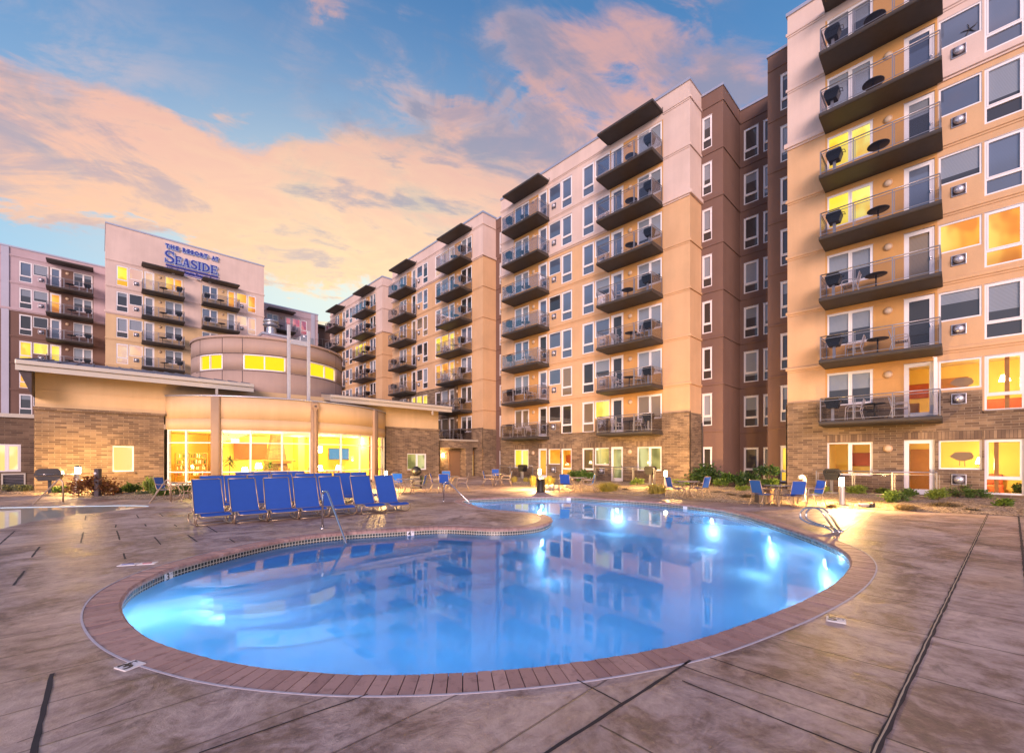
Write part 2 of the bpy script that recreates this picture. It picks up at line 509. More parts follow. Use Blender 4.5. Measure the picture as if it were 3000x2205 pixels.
water_mat('spa_water', (.80, .80, .74), (.88, .80, .66), .88, 1.14)  # cream body colour stands in for the lit wall's reflection

def mulch_mat():
    m, nt, out = new_mat('mulch')
    P = pos(nt)
    v = node(nt, 'ShaderNodeTexVoronoi', {'Scale': 26.0}); nt.links.new(P, v.inputs['Vector'])
    sp = node(nt, 'ShaderNodeSeparateXYZ', {0: v.outputs['Color']})
    c = ramp(nt, S(sp.outputs[0])*.7 + noise(nt, P, 1.2, 4)*.3, [(.15, (.09,.062,.045)), (.5, (.33,.24,.165)), (.85, (.60,.48,.35))])
    principled(nt, out, c, .95, 0, .2, bump=S(v.outputs[0]), bstr=.9, bdist=.04)
    MAT['mulch'] = m
mulch_mat()

# ------------------------------------------------------------------ text helper
def text_mesh(body, size, ext, font_sx=1.0, bold=0.0, align='CENTER', space=1.0):
    cu = bpy.data.curves.new('t', 'FONT'); cu.body = body; cu.size = size; cu.extrude = ext; cu.align_x = align; cu.align_y = 'CENTER'
    cu.offset = bold; cu.space_character = space; cu.resolution_u = 3
    o = bpy.data.objects.new('t', cu); COL.objects.link(o)
    bpy.context.view_layer.update()
    me = bpy.data.meshes.new_from_object(o.evaluated_get(bpy.context.evaluated_depsgraph_get()))
    bpy.data.objects.remove(o); bpy.data.curves.remove(cu)
    for v in me.vertices: v.co.x *= font_sx
    return me

def add_mesh(mb, me, M, m=0):
    i = mb.add([M @ v.co for v in me.vertices])
    for p in me.polygons: mb.face([i+k for k in p.vertices], m)

# ------------------------------------------------------------------ facade kit
RECTS = {'slider': (0, 1.74, .80, 2.37), 'door': (2.80, 3.78, .03, 2.42), 'small': (3.90, 5.15, 1.14, 2.37), 'tall': (5.22, 6.27, .16, 2.37)}
ORD = ['', 'ground', 'second', 'third', 'fourth', 'fifth', 'sixth', 'seventh', 'eighth']
def fz(k): return .06 if k == 1 else 3.42 + 2.9*(k-2)
_cache = {}
def frame_mesh(kind, w, h):
    key = ('f', kind, round(w, 3), round(h, 3))
    if key in _cache: return _cache[key]
    b = MB(); t = .065
    b.box(0, t, 0, .10, 0, h); b.box(w-t, w, 0, .10, 0, h)
    b.box(t, w-t, 0, .10, 0, t); b.box(t, w-t, 0, .10, h-t, h)
    if kind == 'slider':
        b.box(w/2-.05, w/2+.05, .004, .096, t, h-t)
        for x0, x1, y in ((w/2+.05, w-t, .02),):       # the sliding sash sits a little proud
            b.box(x0, x0+.045, y-.03, y+.05, t, h-t); b.box(x1-.045, x1, y-.03, y+.05, t, h-t)
            b.box(x0+.045, x1-.045, y-.03, y+.05, t, t+.045); b.box(x0+.045, x1-.045, y-.03, y+.05, h-t-.045, h-t)
    if kind == 'tall':
        zm = h*.29
        b.box(t, w-t, .002, .098, zm-.045, zm+.045)
        for z0, z1 in ((zm+.045, h-t),):
            b.box(t, t+.05, -.012, .06, z0, z1); b.box(w-t-.05, w-t, -.012, .06, z0, z1)
            b.box(t+.05, w-t-.05, -.012, .06, z0, z0+.04); b.box(t+.05, w-t-.05, -.012, .06, z1-.05, z1)
    if kind == 'door':
        b.box(t, t+.10, .01, .07, t, h-t); b.box(w-t-.10, w-t, .01, .07, t, h-t)
        b.box(t+.10, w-t-.10, .01, .07, t, t+.16); b.box(t+.10, w-t-.10, .01, .07, h-t-.10, h-t)
    b.box(-.02, w+.02, -.02, .012, h, h+.025)
    o = b.build('x', MAT['white_frame']); me = o.data; bpy.data.objects.remove(o)
    _cache[key] = me; return me
def pane_mesh(w, h, inset=.05):
    key = ('p', round(w, 3), round(h, 3), inset)
    if key in _cache: return _cache[key]
    b = MB(); b.quad((-w/2+inset, 0, -h/2+inset), (w/2-inset, 0, -h/2+inset), (w/2-inset, 0, h/2-inset), (-w/2+inset, 0, h/2-inset))
    o = b.build('x', MAT['pane_dark']); me = o.data; bpy.data.objects.remove(o)
    _cache[key] = me; return me
def handle_mesh():
    if 'h' in _cache: return _cache['h']
    b = MB(); b.box(-.015, .015, -.05, .0, -.07, .07, 0, .005); b.tube([(0, -.05, 0), (.09, -.055, 0)], .011)
    o = b.build('x', MAT['steel_tube']); me = o.data; bpy.data.objects.remove(o); _cache['h'] = me; return me

def put_window(root, kind, x0, x1, z0, z1, mat, y=0.0, inner=True):
    name = 'balcony_door' if kind == 'door' else 'window'
    o = link(name, frame_mesh(kind, x1-x0, z1-z0), root, (x0, y+.02, z0))
    if mat is not None:
        p = link('pane', pane_mesh(x1-x0, z1-z0), o, ((x1-x0)/2, .06, (z1-z0)/2))
        p.material_slots[0].link = 'OBJECT'; p.material_slots[0].material = MAT[mat if mat in MAT else 'pane_'+mat]
    if kind == 'door' and inner:
        link('handle', handle_mesh(), o, (x1-x0-.13, .01, 1.05))
    return o

class Wall:
    """a wall with real openings: split into cells at every opening edge"""
    def __init__(self): self.rects = []; self.xc = set(); self.zc = set()
    def cut(self, x0, x1, z0, z1): self.rects.append((x0, x1, z0, z1))
    def emit(self, x0, x1, z0, z1, zone, depth=.14):
        xs = sorted({round(a, 4) for a in ([x0, x1] + [r[0] for r in self.rects] + [r[1] for r in self.rects] + list(self.xc)) if x0-1e-6 <= a <= x1+1e-6})
        zs = sorted({round(a, 4) for a in ([z0, z1] + [r[2] for r in self.rects] + [r[3] for r in self.rects] + list(self.zc)) if z0-1e-6 <= a <= z1+1e-6})
        for i in range(len(xs)-1):
            run = None
            for j in range(len(zs)-1):
                cx, cz = (xs[i]+xs[i+1])/2, (zs[j]+zs[j+1])/2
                hole = any(r[0] < cx < r[1] and r[2] < cz < r[3] for r in self.rects)
                k = None if hole else zone(cx, cz)
                if run and (k is None or k != run[2]):
                    self._q(xs[i], xs[i+1], run[0], run[1], run[2]); run = None
                if k is not None:
                    run = [zs[j], zs[j+1], k] if run is None else [run[0], zs[j+1], k]
            if run: self._q(xs[i], xs[i+1], run[0], run[1], run[2])
        for (a, b, c, d) in self.rects:
            k = zone((a+b)/2, d+.02); mb, m, y = k
            mb.quad((a, y, c), (a, depth, c), (a, depth, d), (a, y, d), m); mb.quad((b, depth, c), (b, y, c), (b, y, d), (b, depth, d), m)
            mb.quad((a, y, d), (a, depth, d), (b, depth, d), (b, y, d), m); mb.quad((a, depth, c), (a, y, c), (b, y, c), (b, depth, c), m)
    def _q(self, x0, x1, z0, z1, k):
        mb, m, y = k
        mb.quad((x0, y, z0), (x1, y, z0), (x1, y, z1), (x0, y, z1), m)

def slab_mesh(d, sc):
    key = ('slab', d, sc)
    if key in _cache: return _cache[key]
    b = MB(); x0, x1 = -.08*sc, 4.03*sc; pr = 1.45
    # rounded nose, underside falling towards the wall
    prof = [(0, 0), (-pr+.07, 0), (-pr+.02, -.02), (-pr, -.07), (-pr, -.13), (-pr+.03, -.18), (-pr+.10, -.20), (0, -.25)]
    k = len(prof)
    xa, xb = (x0, x1) if d > 0 else (-x1, -x0)
    i = b.add([(xa, p[0], p[1]) for p in prof] + [(xb, p[0], p[1]) for p in prof])
    for j in range(k):
        a = (j+1) % k; b.face((i+j, i+k+j, i+k+a, i+a))
    b.face([i+k-1-j for j in range(k)]); b.face([i+k+j for j in range(k)])
    o = b.build('x', MAT['balcony_slab']); me = o.data; bpy.data.objects.remove(o); _cache[key] = me; return me
def rail_mesh(d, sc, ret=True):
    key = ('rail', d, sc)
    if key in _cache: return _cache[key]
    b = MB(); g = MB(); x0, x1, y = -.02*sc, 3.97*sc, -1.37
    xs = [x0, x0+1.22*sc, x0+2.55*sc, x1]
    if d < 0: xs = [-x for x in xs][::-1]
    a, e = xs[0], xs[-1]
    for x in xs: b.box(x-.022, x+.022, y-.022, y+.022, 0, 1.06)
    for x in xs[1:-1]: b.box(x+.05, x+.075, y-.012, y+.012, .08, .98)
    b.tube([(a, y, 1.07), (e, y, 1.07)], .026, n=6)
    b.tube([(a, y, 1.07), (a, -.02, 1.07)], .022, n=6); b.tube([(e, y, 1.07), (e, -.02, 1.07)], .022, n=6)
    for zz in (.08, .96):
        b.box(a, e, y-.010, y+.010, zz-.012, zz+.012)
        for x in (a, e): b.box(x-.010, x+.010, y, -.02, zz-.012, zz+.012)
    for x in (a, e): b.box(x-.02, x+.02, -.05, -.012, 0, 1.06)
    for k in range(3): g.box(xs[k]+.03, xs[k+1]-.03, y-.004, y+.004, .10, .95)
    for x in (a, e): g.box(x-.004, x+.004, y+.03, -.06, .10, .95)
    o = b.build('x', MAT['rail_metal']); me = o.data; bpy.data.objects.remove(o)
    o = g.build('x', MAT['glass_rail']); mg = o.data; bpy.data.objects.remove(o)
    _cache[key] = (me, mg); return me, mg
def vent_mesh():
    if 'v' in _cache: return _cache['v']
    b = MB(); b.box(-.22, .22, -.03, .02, -.22, .22, 0, .008)
    b.box(-.19, .19, -.05, -.028, -.19, .19, 1)
    b.lathe([(.155, 0), (.16, .05), (.14, .10), (.09, .135), (0, .15)], (0, -.05, 0), 2, 16, 'Y')
    o = b.build('x', [MAT['cap_metal'], MAT['soffit_dark'], MAT['cap_metal']]); me = o.data; bpy.data.objects.remove(o); _cache['v'] = me; return me
def wlight_mesh():
    if 'wl' in _cache: return _cache['wl']
    b = MB(); b.lathe([(.165, 0), (.165, .03), (.14, .045)], (0, -.01, 0), 0, 18, 'Y'); b.lathe([(.135, .03), (.11, .06), (.05, .075), (0, .08)], (0, -.01, 0), 1, 18, 'Y')
    o = b.build('x', [MAT['stucco_tan'], MAT['light_cover']]); me = o.data; bpy.data.objects.remove(o); _cache['wl'] = me; return me

# ---- small furniture that stands on the balconies
def grill_proto():
    t = thing('grill', 'x', 'grill', (0, 0, -80))
    b = MB(); b.prism_y([(-.20, .62), (.20, .62), (.29, .90), (-.29, .90)], -.22, .22); b.build('firebox', MAT['grill_black'], t)
    b = MB(); b.prism_y([(-.30, .905), (.30, .905), (.29, 1.03), (.22, 1.13), (-.22, 1.13), (-.29, 1.03)], -.23, .23); l = b.build('lid', MAT['grill_black'], t)
    h = MB(); h.tube([(-.17, -.23, .98), (-.17, -.30, 1.0), (.17, -.30, 1.0), (.17, -.23, .98)], .014); h.build('handle', MAT['grill_black'], l)
    b = MB(); b.box(-.055, .055, -.055, .055, .02, .63); b.box(-.22, .22, -.20, .20, 0, .03, 0, .01); b.build('post', MAT['grill_post'], t)
    b = MB(); b.tube([(.29, -.12, .98), (.40, -.12, .94), (.40, .12, .94), (.29, .12, .98)], .014); b.build('side_handle', MAT['grill_black'], t)
    return t
def table_proto():
    t = thing('bistro_table', 'x', 'table', (0, 0, -80))
    b = MB(); b.lathe([(0, .70), (.37, .70), (.40, .715), (.40, .735), (.37, .75), (0, .75)], n=24); b.build('tabletop', MAT['table_brown'], t)
    b = MB(); b.tube([(0, 0, .12), (0, 0, .70)], .03, n=8)
    for k in range(4):
        a = PI/4+k*PI/2; b.tube([(0, 0, .16), (.18*math.cos(a), .18*math.sin(a), .09), (.32*math.cos(a), .32*math.sin(a), .012)], .016, n=6)
    b.build('pedestal', MAT['table_brown'], t)
    return t
def slat_chair_proto():
    t = thing('slat_chair', 'x', 'chair', (0, 0, -80)); m = MAT['chair_white']
    b = MB()
    for k in range(7): b.box(-.25, .25, -.25+k*.072, -.25+k*.072+.05, .42, .435, 0, .004)
    b.build('seat', m, t)
    b = MB()
    for k in range(6): 
        z = .52+k*.065; y = .26+(z-.44)*.25
        b.box(-.25, .25, y-.008, y+.008, z, z+.045, 0, .004)
    b.build('backrest', m, t)
    for sx in (-1, 1):
        b = MB(); b.tube([(sx*.28, -.28, 0), (sx*.28, -.27, .42), (sx*.28, -.25, .62), (sx*.28, -.20, .655), (sx*.28, .10, .655), (sx*.27, .30, .60)], .017, n=6); b.build('arm', m, t)
        b = MB(); b.tube([(sx*.27, .36, 0), (sx*.27, .26, .42), (sx*.26, .38, .92)], .017, n=6); b.build('leg', m, t)
        b = MB(); b.tube([(sx*.27, -.27, .42), (sx*.27, .26, .42)], .015, n=6); b.build('seat_rail', m, t)
    b = MB(); b.tube([(-.26, .38, .92), (.26, .38, .92)], .016, n=6); b.build('back_rail', m, t)
    return t
GRILL, BTABLE, SCHAIR = grill_proto(), table_proto(), slat_chair_proto()
_used = set()
def place(proto, p, rz, label, group, sc=1.0):
    o = proto if proto.name not in _used else copy_tree(proto)
    _used.add(proto.name if o is proto else o.name)
    o.location = p; o.rotation_euler = (0, 0, rz); o['label'] = label
    if sc != 1.0: o.scale = (sc, sc, sc)
    if group: o['group'] = group
    return o

def room(root, x0, x1, z0, z1, y0=.16, dep=3.2, lamp=(.5, .6, .62), power=60, seed=0, col=(1, .62, .22), furn=True):
    """a lit room behind clear panes, with its furniture and the lamp that lights it"""
    b = MB()
    b.quad((x0, y0+dep, z0), (x1, y0+dep, z0), (x1, y0+dep, z1), (x0, y0+dep, z1))
    b.quad((x0, y0, z0), (x0, y0+dep, z0), (x0, y0+dep, z1), (x0, y0, z1)); b.quad((x1, y0+dep, z0), (x1, y0, z0), (x1, y0, z1), (x1, y0+dep, z1))
    b.quad((x0, y0, z0), (x1, y0, z0), (x1, y0+dep, z0), (x0, y0+dep, z0), 1); b.quad((x0, y0+dep, z1), (x1, y0+dep, z1), (x1, y0, z1), (x0, y0, z1), 2)
    r = random.Random(seed)
    if furn:
        w = x1-x0
        b.box(x0+w*.10, x0+w*.10+1.3, y0+dep-.06, y0+dep-.02, z0+1.2, z0+1.9, 3)          # picture
        b.box(x0+w*.45, x0+w*.45+.95, y0+dep-.05, y0+dep-.01, z0, z0+2.05, 4)                # inner door
        b.box(x0+w*.65, x0+w*.65+1.7, y0+dep-1.0, y0+dep-.1, z0, z0+.45, 3, .06); b.box(x0+w*.65, x0+w*.65+1.7, y0+dep-.35, y0+dep-.1, z0+.45, z0+.9, 3, .06)
        b.box(x0+w*.2, x0+w*.2+.6, y0+.5, y0+1.0, z0, z0+.72, 4)
        b.box(x0+w*.85, x0+w*.85+.12, y0+.12, y0+.30, z0, z1-.1, 4)                            # drawn curtain
    lx, ly, lz = x0+(x1-x0)*lamp[0], y0+dep*lamp[1], z0+(z1-z0)*lamp[2]
    b.lathe([(.10, .16), (.17, -.10), (.17, -.105), (.09, .15)], (lx, ly, lz), 5, 14); b.tube([(lx, ly, lz+.16), (lx, ly, z1)], .008, 4, 5)
    o = b.build('room_interior', [MAT['room_yellow'], MAT['room_floor'], MAT['room_ceiling'], MAT['art_red'], MAT['wood_orange'], MAT['lamp_shade']], root)
    l = bpy.data.lights.new('room_lamp', 'POINT'); l.energy = power; l.color = col; l.shadow_soft_size = .14
    link('room_lamp', l, root, (lx, ly, lz-.22))
    return o

LOOK_OUT = ['sky', 'blind', 'sky', 'blind', 'blind', 'dark', 'blind', 'sky']
def tower(kind, label, s0, n0, rot, Wd, cols, spec):
    """spec: floors, wall colours per height, brick zone, lit windows, furnished balconies..."""
    root = thing('apartment_tower' if kind == 'tower' else 'apartment_wing', label, 'apartment building', W(s0, n0), rot, 'apartment buildings round the pool court')
    up, lo = MB(), MB(); brk = MB(); wall = MB(); trim = MB(); cap = MB()
    top = spec.get('top', 24.65); zc = spec.get('split', 17.93); bz = spec.get('brick'); D = spec.get('depth', 11.0)
    r = random.Random(spec.get('seed', 1)); wl = Wall(); bays = []
    lit = spec.get('lit', {}); skip = spec.get('skip', {}); fmin = spec.get('fmin', 1)
    for ci, (X0, d, sc) in enumerate(cols):
        fx = lambda a: X0 + d*a*sc
        bays.append(tuple(sorted((fx(-.08), fx(3.86)))))
        for k in range(fmin, 9):
            for typ, (a, b, c, e) in RECTS.items():
                if (ci, k, typ) in skip: continue
                x0, x1 = sorted((fx(a), fx(b)))
                if x1 > Wd+.2 or x0 < -.2: continue
                z = fz(k)
                wl.cut(x0, x1, z+c, z+e)
                m = lit.get((ci, k, typ))
                if m is None:
                    q = r.random()
                    if k >= 6: m = 'sky' if q < .5 else 'blind'
                    elif k >= 3: m = 'blind' if q < .6 else ('sky' if q < .8 else 'dark')
                    else: m = 'blind' if q < .55 else 'dark'
                    if typ == 'door' and q < .25: m = 'dark'
                if m == 'clear': m = 'glass_clear'
                if m == 'open':                        # a door standing open against its frame
                    put_window(root, 'door', x0, x1, z+c, z+e, None, 0, False)
                    o = put_window(root, 'door', x0, x1, z+c, z+e, 'glass_clear'); o.location = (x1 if d > 0 else x0, -.02, z+c); o.rotation_euler = (0, 0, -PI*.5 if d > 0 else -PI*.5)
                else:
                    put_window(root, typ, x0, x1, z+c, z+e, m, spec.get('wy', 0))
            z = fz(k)
            if typ and k > 0 and not spec.get('plain'):
                xv = fx(4.5); link('wall_vent', vent_mesh(), root, (xv, -.012 - (.06 if bz and bz(xv, z+.72) else 0), z+.72))
                xl = fx(2.27); link('wall_light', wlight_mesh(), root, (xl, -.004 - (.06 if bz and bz(xl, z+2.05) else 0), z+2.05))
            if k >= max(2, fmin):
                sl = link('balcony', slab_mesh(d, sc), root, (X0, -.004, z-.02))
                ra, gl = rail_mesh(d, sc); link('railing', ra, sl, (0, 0, 0)); link('glass_panel', gl, sl, (0, 0, 0))
                wherelab = f"{ORD[k]} floor balcony" + (f" of the {spec['colname'][ci]}" if spec.get('colname') else '')
                shortlab = wherelab.replace(' of the ', ', ').replace(' on the ', ', ')
                Mx = Matrix.Translation(W(s0, n0)) @ Matrix.Rotation(rot, 4, 'Z')
                lx = lambda a, y: Mx @ Vector((fx(a), y, z-.02))
                jig = r.uniform(-.08, .08)
                if k >= spec.get('furn', 2) and (ci, k) not in spec.get('nofurn', ()):
                    place(GRILL, lx(.42+jig, -.92), rot + (0 if d > 0 else PI), f"black lidded grill on the {wherelab}", 'grills on the balconies')
                    place(BTABLE, lx(1.95+jig*2, -.62), rot, f"round dark table on the {wherelab}", 'tables on the balconies')
                for q, (ca, cr) in enumerate(spec.get('chairs', {}).get((ci, k), ())):
                    side = 'grill' if ca < 1.9 else 'door'
                    place(SCHAIR, lx(ca, -.82+jig), rot + cr, f"white slatted chair, {side} side, {shortlab}", 'slatted chairs on the balconies')
        # canopy over the top balcony
        b = MB(); xa, xb = sorted((fx(-.08), fx(4.03))); zt = fz(8)+2.83
        b.box(xa, xb, -1.36, -.004, zt, zt+.16, 0, .03); b.box(xa+.1, xb-.1, -1.30, -.02, zt-.03, zt-.002)
        b.tube([(xa+.02, -.05, zt+.1), (xa+.02, -.05, zt+.34)], .02, n=5); b.tube([(xb-.02, -.05, zt+.1), (xb-.02, -.05, zt+.34)], .02, n=5)
        b.build('canopy', MAT['balcony_slab'], root)
    for ba in bays: wl.xc.update(ba)
    for zz in spec.get('bzc', ()): wl.zc.add(zz)
    for xx in spec.get('bxc', ()): wl.xc.add(xx)
    wl.zc.add(zc)
    mats = [MAT[spec['hi']], MAT[spec['low']], MAT[spec.get('bay', 'stucco_bay')]]
    if bz and fmin == 1:
        for (x0, x1, z0, z1) in wl.rects:
            if z1 < 3.0 and bz((x0+x1)/2, z1+.1):
                q = MB(); q.box(x0-.06, x1+.06, -.072, -.058, z1+.03, z1+.38); q.build('lintel', MAT['soldier_brick'], root)
    def zone(x, z):
        if bz and bz(x, z): return (brk, 0, -.06)
        if spec.get('bay') is not False and any(a < x < b for a, b in bays) and z < fz(8)+2.6: return (wall, 2 if z < zc+8.6 else 0, 0.0)
        return (wall, 0 if z > zc else 1, 0.0)
    zb = spec.get('base', -.05)
    wl.emit(0, Wd, zb, top, zone)
    zs = [zb] + ([4.45] if bz else []) + [zc, top]
    for xx, sgn in ((Wd, 1), (0, -1)):
        for a, b in zip(zs[:-1], zs[1:]):
            mid = (a+b)/2; isb = bool(bz) and b <= 4.46 and bz(Wd-.1, 1.0)
            mbb = brk if isb else wall; mi = 0 if (isb or mid > zc) else 1; xo = xx + sgn*(.06 if isb else 0); y0 = -.06 if isb else 0
            p = [(xo, y0, a), (xo, D, a), (xo, D, b), (xo, y0, b)]
            mbb.quad(*(p if sgn > 0 else p[::-1]), m=mi)
    wall.quad((0, D, zb), (Wd, D, zb), (Wd, D, top), (0, D, top), 0); wall.quad((0, 0, top), (Wd, 0, top), (Wd, D, top), (0, D, top), 0)
    wall.build('wall', mats, root)
    if bz and brk.f:
        for (x0, x1, z) in spec.get('caps', ()):
            q = MB(); q.box(x0, x1, -.11, -.002, z, z+.10); q.build('brick_cap', MAT[spec.get('brickmat', 'stone_brick')], root)
        brk.quad((0, -.06, 4.45), (Wd, -.06, 4.45), (Wd, 0, 4.45), (0, 0, 4.45)) if spec.get('capq') else None
        brk.build('brick_base', MAT[spec.get('brickmat', 'stone_brick')], root)
    # string bands: one object, cut round the balcony bays
    segs = []; x = 0
    for a, b in sorted(bays): segs.append((x, a)); x = b
    segs.append((x, Wd))
    if not spec.get('plain'):
        for k in range(max(3, fmin), 10):
            z = fz(k)-.06 if k < 9 else fz(8)+2.9-.06
            hh, pr = (.24, .14) if abs(z-zc) < .3 else (.15, .075)
            m = 0 if z > zc-.3 else 1
            for a, b in segs:
                if b-a > .2 and not (bz and bz((a+b)/2, z)):
                    trim = MB(); trim.box(a-(pr if a == 0 else 0), b+(pr if b == Wd else 0), -pr, .0-.002, z-hh/2, z+hh/2, m, .03); trim.box(a, b, -pr*.45, -.003, z-hh/2-.09, z-hh/2-.001, m, .01)
                    if b == Wd: trim.box(Wd+.002, Wd+pr, 0.001, D, z-hh/2+.001, z+hh/2-.001, m, .02)
                    trim.build('string_band', mats, root)
        cap.box(-.06, Wd+.06, -.07, .25, top, top+.16); cap.box(Wd-.25, Wd+.06, .25, D, top, top+.16); cap.box(-.06, .25, .25, D, top, top+.16)
    cap.build('parapet_cap', MAT['cap_metal'], root)
    return root

# ------------------------------------------------------------------ the long wing on the right
WID = 17.0
pair = [(1.70, 1, 1.0), (15.20, -1, 1.0)]
def bz_std(x, z):
    if z < 3.55: return True
    return z < 4.45 and not (6.86 < x < 10.12) and not (x < 1.5 and z > 4.4)
std = dict(hi='stucco_pale', low='stucco_tan', brick=bz_std, bzc=(3.55, 4.45), bxc=(6.86, 10.12), caps=((0, 1.62, 4.45), (15.3, 17.06, 4.45), (6.9, 10.1, 3.50)))
C2w = ((1.15, -PI/2), (2.75, PI/2)); C1w = ((2.75, PI/2+.3),)
R_lit = {(0,6,'slider'): 'lit_yellow', (0,5,'slider'): 'lit_yellow', (0,4,'door'): 'blind_warm', (0,2,'door'): 'open', (0,2,'small'): 'clear', (0,2,'tall'): 'clear',
         (0,1,'slider'): 'clear', (0,1,'door'): 'clear', (0,1,'small'): 'clear', (0,1,'tall'): 'clear', (0,4,'small'): 'lit_orange', (0,4,'tall'): 'lit_orange',
         (0,3,'door'): 'dark', (0,3,'small'): 'blind', (0,3,'tall'): 'blind', (0,3,'slider'): 'blind', (0,2,'slider'): 'blind', (0,4,'slider'): 'blind',
         (0,7,'small'): 'sky', (0,7,'tall'): 'sky', (0,6,'small'): 'sky', (0,6,'tall'): 'blind', (0,5,'small'): 'blind', (0,5,'tall'): 'sky', (0,5,'door'): 'sky', (0,6,'door'): 'blind', (0,7,'door'): 'sky', (0,7,'slider'): 'blind', (0,8,'slider'): 'blind'}
tR = tower('tower', 'nearest apartment tower, rising past the top right of the picture, brick ground floor', 6.23, 25.9, ROT_LONG, WID, pair[:1],
      dict(std, lit=R_lit, seed=3, chairs={(0,2): C2w, (0,3): C2w, (0,4): ((1.0, -PI/2),)}, colname=['nearest tower at the right edge']))
room(tR, 1.5, 8.2, .06, 2.75, power=150, seed=1, lamp=(.80, .45, .55))
room(tR, 3.4, 8.2, 3.42, 6.05, power=120, seed=2, lamp=(.86, .4, .6))
def ornament(name, label, cat, x, z, kind):
    Mx = Matrix.Translation(W(6.23, 25.9)) @ Matrix.Rotation(ROT_LONG, 4, 'Z')
    p = Mx @ Vector((x, .05 if kind == 'star' else .30, z)); t = thing(name, label, cat, p, ROT_LONG); b = MB()
    if kind == 'star':
        for k in range(5): a = PI/2+2*PI*k/5+.12; b.tube([(0, 0, 0), (.17*math.cos(a), 0, .17*math.sin(a)), (.27*math.cos(a+.1), 0, .27*math.sin(a+.1))], [.022, .014, .005], n=6)
        b.build('arms', MAT['dark_steel'], t)
    else:
        n_ = 26; b.prism_y([((.34+.03*math.sin(5*q))*math.cos(2*PI*q/n_), (.19+.015*math.sin(7*q))*math.sin(2*PI*q/n_)) for q in range(n_)][::-1], -.02, .02); b.build('panel', MAT['pilaster_tan'], t)
        if kind == 'tree': b = MB(); [b.box(x_-.012, x_+.012, -.01, .01, -.42, -.16) for x_ in (-.08, .07)]; b.build('trunk', MAT['pilaster_tan'], t)
ornament('starfish_ornament', 'dark starfish shape in the upper wide window of the nearest tower', 'ornament', 6.5, 17.92+1.46, 'star')
ornament('wall_ornament', 'brown oval ornament in the wide lit second-floor window of the nearest tower', 'ornament', 6.3, 3.42+1.45, 'oval')
ornament('wall_ornament', 'brown tree-shaped ornament in the wide lit ground-floor window of the nearest tower', 'ornament', 6.3, .06+1.70, 'tree')
M_lit = {(0,1,'slider'): 'lit_yellow', (0,1,'door'): 'clear', (0,1,'small'): 'clear', (0,1,'tall'): 'clear', (1,1,'tall'): 'dark', (1,1,'small'): 'lit_green', (1,1,'door'): 'lit_green', (1,1,'slider'): 'lit_green',
         (1,2,'small'): 'lit_yellow', (1,2,'door'): 'dark', (1,2,'slider'): 'blind_warm', (1,2,'tall'): 'blind_warm', (0,2,'small'): 'dark', (0,2,'tall'): 'dark', (0,2,'slider'): 'blind_warm', (0,3,'tall'): 'blind_warm', (0,3,'slider'): 'blind', (1,3,'door'): 'dark', (0,2,'door'): 'dark', (1,3,'small'): 'blind', (1,3,'tall'): 'dark', (1,3,'slider'): 'blind'}
for k in (4, 5, 6, 7, 8):
    for ci in (0, 1):
        M_lit[(ci, k, 'tall')] = 'sky'; M_lit[(ci, k, 'door')] = 'sky' if k > 4 else 'dark'
        M_lit[(ci, k, 'small')] = 'sky' if k != 5 else 'blind'
tM = tower('tower', 'middle apartment tower behind the far end of the pool, left of the brown recess', 28.36, 25.9, ROT_LONG, WID, pair,
      dict(std, lit=M_lit, seed=5, chairs={(0,2): C2w, (0,3): C1w, (1,2): C2w, (1,3): C2w, (1,4): C2w, (0,4): C1w, (1,5): C1w}, colname=['left stack on the middle tower', 'right stack on the middle tower']))
room(tM, 4.3, 8.3, .06, 2.75, power=130, seed=4, lamp=(.85, .3, .62))
def bz_F(x, z):
    if x > 13.3: return z < 4.45
    return z < 9.0
F_lit = {(1,8,'tall'): 'lit_peach', (1,8,'small'): 'lit_peach', (1,8,'door'): 'lit_peach', (1,5,'tall'): 'lit_yellow', (1,5,'small'): 'lit_yellow', (1,5,'door'): 'lit_yellow',
         (1,4,'tall'): 'lit_orange', (1,4,'small'): 'lit_orange', (1,4,'door'): 'lit_orange', (0,3,'door'): 'lit_yellow', (0,3,'small'): 'lit_yellow', (0,3,'tall'): 'lit_yellow', (0,6,'small'): 'blind_warm', (0,6,'door'): 'blind_warm', (0,6,'tall'): 'blind_warm', (1,7,'slider'): 'dark', (1,6,'slider'): 'dark'}
tF = tower('tower', 'third apartment tower from the right, half hidden by the clubhouse roof', 48.1, 25.9, ROT_LONG, 17.2, [(1.68, 1, .98), (15.55, -1, 1.0)],
      dict(hi='stucco_pale', low='stucco_tan', split=20.83, brick=bz_F, bzc=(4.45, 9.0), bxc=(13.3,), caps=((0, 13.2, 9.0), (13.3, 17.26, 4.45)), lit=F_lit, seed=8, furn=2,
           nofurn={(0, 2)}, chairs={(1,4): C2w, (1,5): C1w, (0,4): C1w, (1,2): C2w}, colname=['left stack on the third tower', 'right stack on the third tower']))
T_lit = {(1,6,'tall'): 'lit_yellow', (1,6,'small'): 'lit_yellow', (1,6,'door'): 'lit_yellow', (1,7,'slider'): 'dark'}
tT = tower('tower', 'farthest apartment tower of the long wing, above the round clubhouse drum', 67.7, 25.9, ROT_LONG, 17.0, pair,
      dict(hi='stucco_pale', low='stucco_tan', lit=T_lit, seed=9, furn=4, fmin=3, base=3.0, colname=['left stack on the farthest tower', 'right stack on the farthest tower']))

